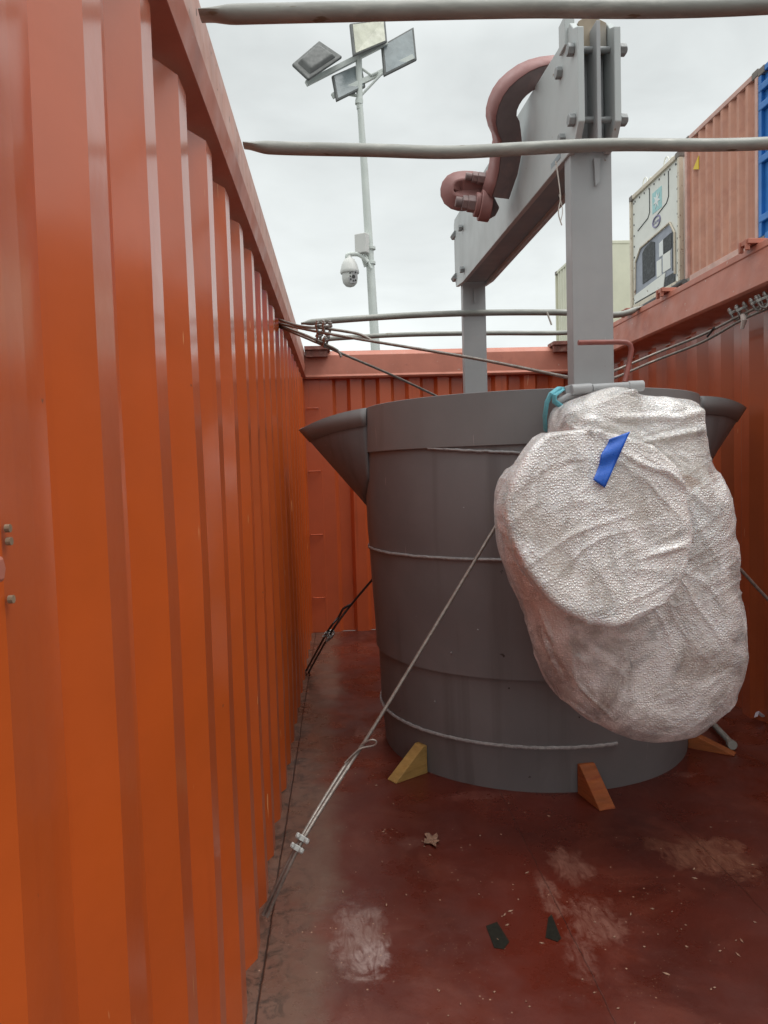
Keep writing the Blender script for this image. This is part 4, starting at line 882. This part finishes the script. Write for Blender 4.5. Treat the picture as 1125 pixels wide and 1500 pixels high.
# frame strips round the unit
m = MB(); P = [(X0, ry(u), rz(w_)) for u, w_ in ((.06, .10), (.08, .40), (.2, .50), (.84, .53), (.93, .42), (.93, .08))]; m.tube(P, .022, 6, smooth=False); m.build('unit_frame', CREAME, unit)
# access panel outlines
for pts in (((.40, .97), (.40, .76), (.36, .72), (.12, .68)), ((.80, .97), (.80, .76), (.76, .72), (.56, .68))):
    m = MB(); m.tube([(X0 + .026, ry(u), rz(w_)) for u, w_ in pts], .012, 6); m.build('panel_seam', REEFD, reef)
m = MB()
for u in (.03, .97):
    for k_ in range(10): m.cyl((X0 + .02, ry(u), rz(.06 + k_ * .1)), (X0 + .04, ry(u), rz(.06 + k_ * .1)), .022, 10)
for k_ in range(9): m.cyl((X0 + .02, ry(.06 + k_ * .11), rz(.97)), (X0 + .04, ry(.06 + k_ * .11), rz(.97)), .022, 10)
m.build('rivets', REEFD, reef)
rpoly('logo_square', [(.46, .72), (.66, .72), (.66, .90), (.46, .90)], TEAL, X0 + .024, .01)
m = MB(); cy_, cz_ = (ry(.56), rz(.81)); st = []
for i in range(14): a = math.pi * i / 7; r_ = .19 if i % 2 == 0 else .07; st.append((X0 + .016, cy_ - math.sin(a) * r_, cz_ + math.cos(a) * r_))
m.prism(st, (.01, 0, 0)); m.build('star_emblem', WHITE, reef)
m = MB(); cy_, cz_ = ry(.55), rz(.63); m.tube([(X0 + .022, cy_ + math.cos(a) * .19, cz_ + math.sin(a) * .115) for a in [2 * math.pi * i / 32 for i in range(33)]], .018, 6); m.build('oval_emblem', PURP, reef)
def text(s, size, loc, mt, par):
    cu = bpy.data.curves.new('t', 'FONT'); cu.body = s; cu.size = size; cu.extrude = .002; cu.align_x = 'CENTER'; cu.align_y = 'CENTER'
    o = bpy.data.objects.new('t', cu); COL.objects.link(o); dg = bpy.context.evaluated_depsgraph_get(); me = bpy.data.meshes.new_from_object(o.evaluated_get(dg)); bpy.data.objects.remove(o)
    # text x -> -Y (reads from outside, facing -X), text y -> Z
    me.transform(Matrix.Translation(loc) @ Matrix(((0, 0, -1, 0), (-1, 0, 0, 0), (0, 1, 0, 0), (0, 0, 0, 1)))); me.materials.clear(); me.materials.append(mt)
    return link('lettering', me, par)
text('Carrier', .105, (X0 + .018, cy_, cz_), PURP, reef)
for u in (.28, .74):
    m = MB(); P = [(X0 + .05, ry(u) + math.cos(a) * .12, 7.76 + max(0, math.sin(a)) * .13) for a in [math.pi * i / 8 for i in range(9)]]; m.tube(P, .015, 6); m.tube([(p[0] + .12, p[1], p[2]) for p in P], .015, 6); m.build('lifting_ring', CREAMF, reef)
# cream container far left of the row
yc0 = at(865, 400, X=7.40).y; yc1 = at(812, 400, X=7.36).y
boxcar('cargo_container', 7.38, 13.4, yc0, yc1, 5.15, 7.80, CREAM, CREAM, 'pale cream ribbed container farthest away, seen behind the front upright', ends='flat')
# lower tiers that carry them, simple corrugated boxes
for (x0, x1, y0, y1, zt, b_, f_, lab) in ((XS, XS + 5.86, yr0, yr1, ZB, BRICKC, BRICKF, 'brick red container under the faded brick red one'), (XS, XS + 6.0, yr0 - 2.5, yr0 - .05, ZB, BLUEC, BLUEC, 'blue container under the bright blue one'),
                                          (7.14, 13.1, yn, yf, 4.98, CREAMR, CREAME, 'off-white container under the refrigerated one'), (7.38, 13.4, yc0, yc1, 5.15, CREAM, CREAM, 'cream container under the pale cream ribbed one')):
    boxcar('cargo_container', x0, x1, y0, y1, zt / 2 - .085, zt - .006, b_, f_, lab)
    boxcar('cargo_container', x0, x1, y0, y1, -.168, zt / 2 - .09, b_, f_, lab.replace('under', 'at ground level under'))
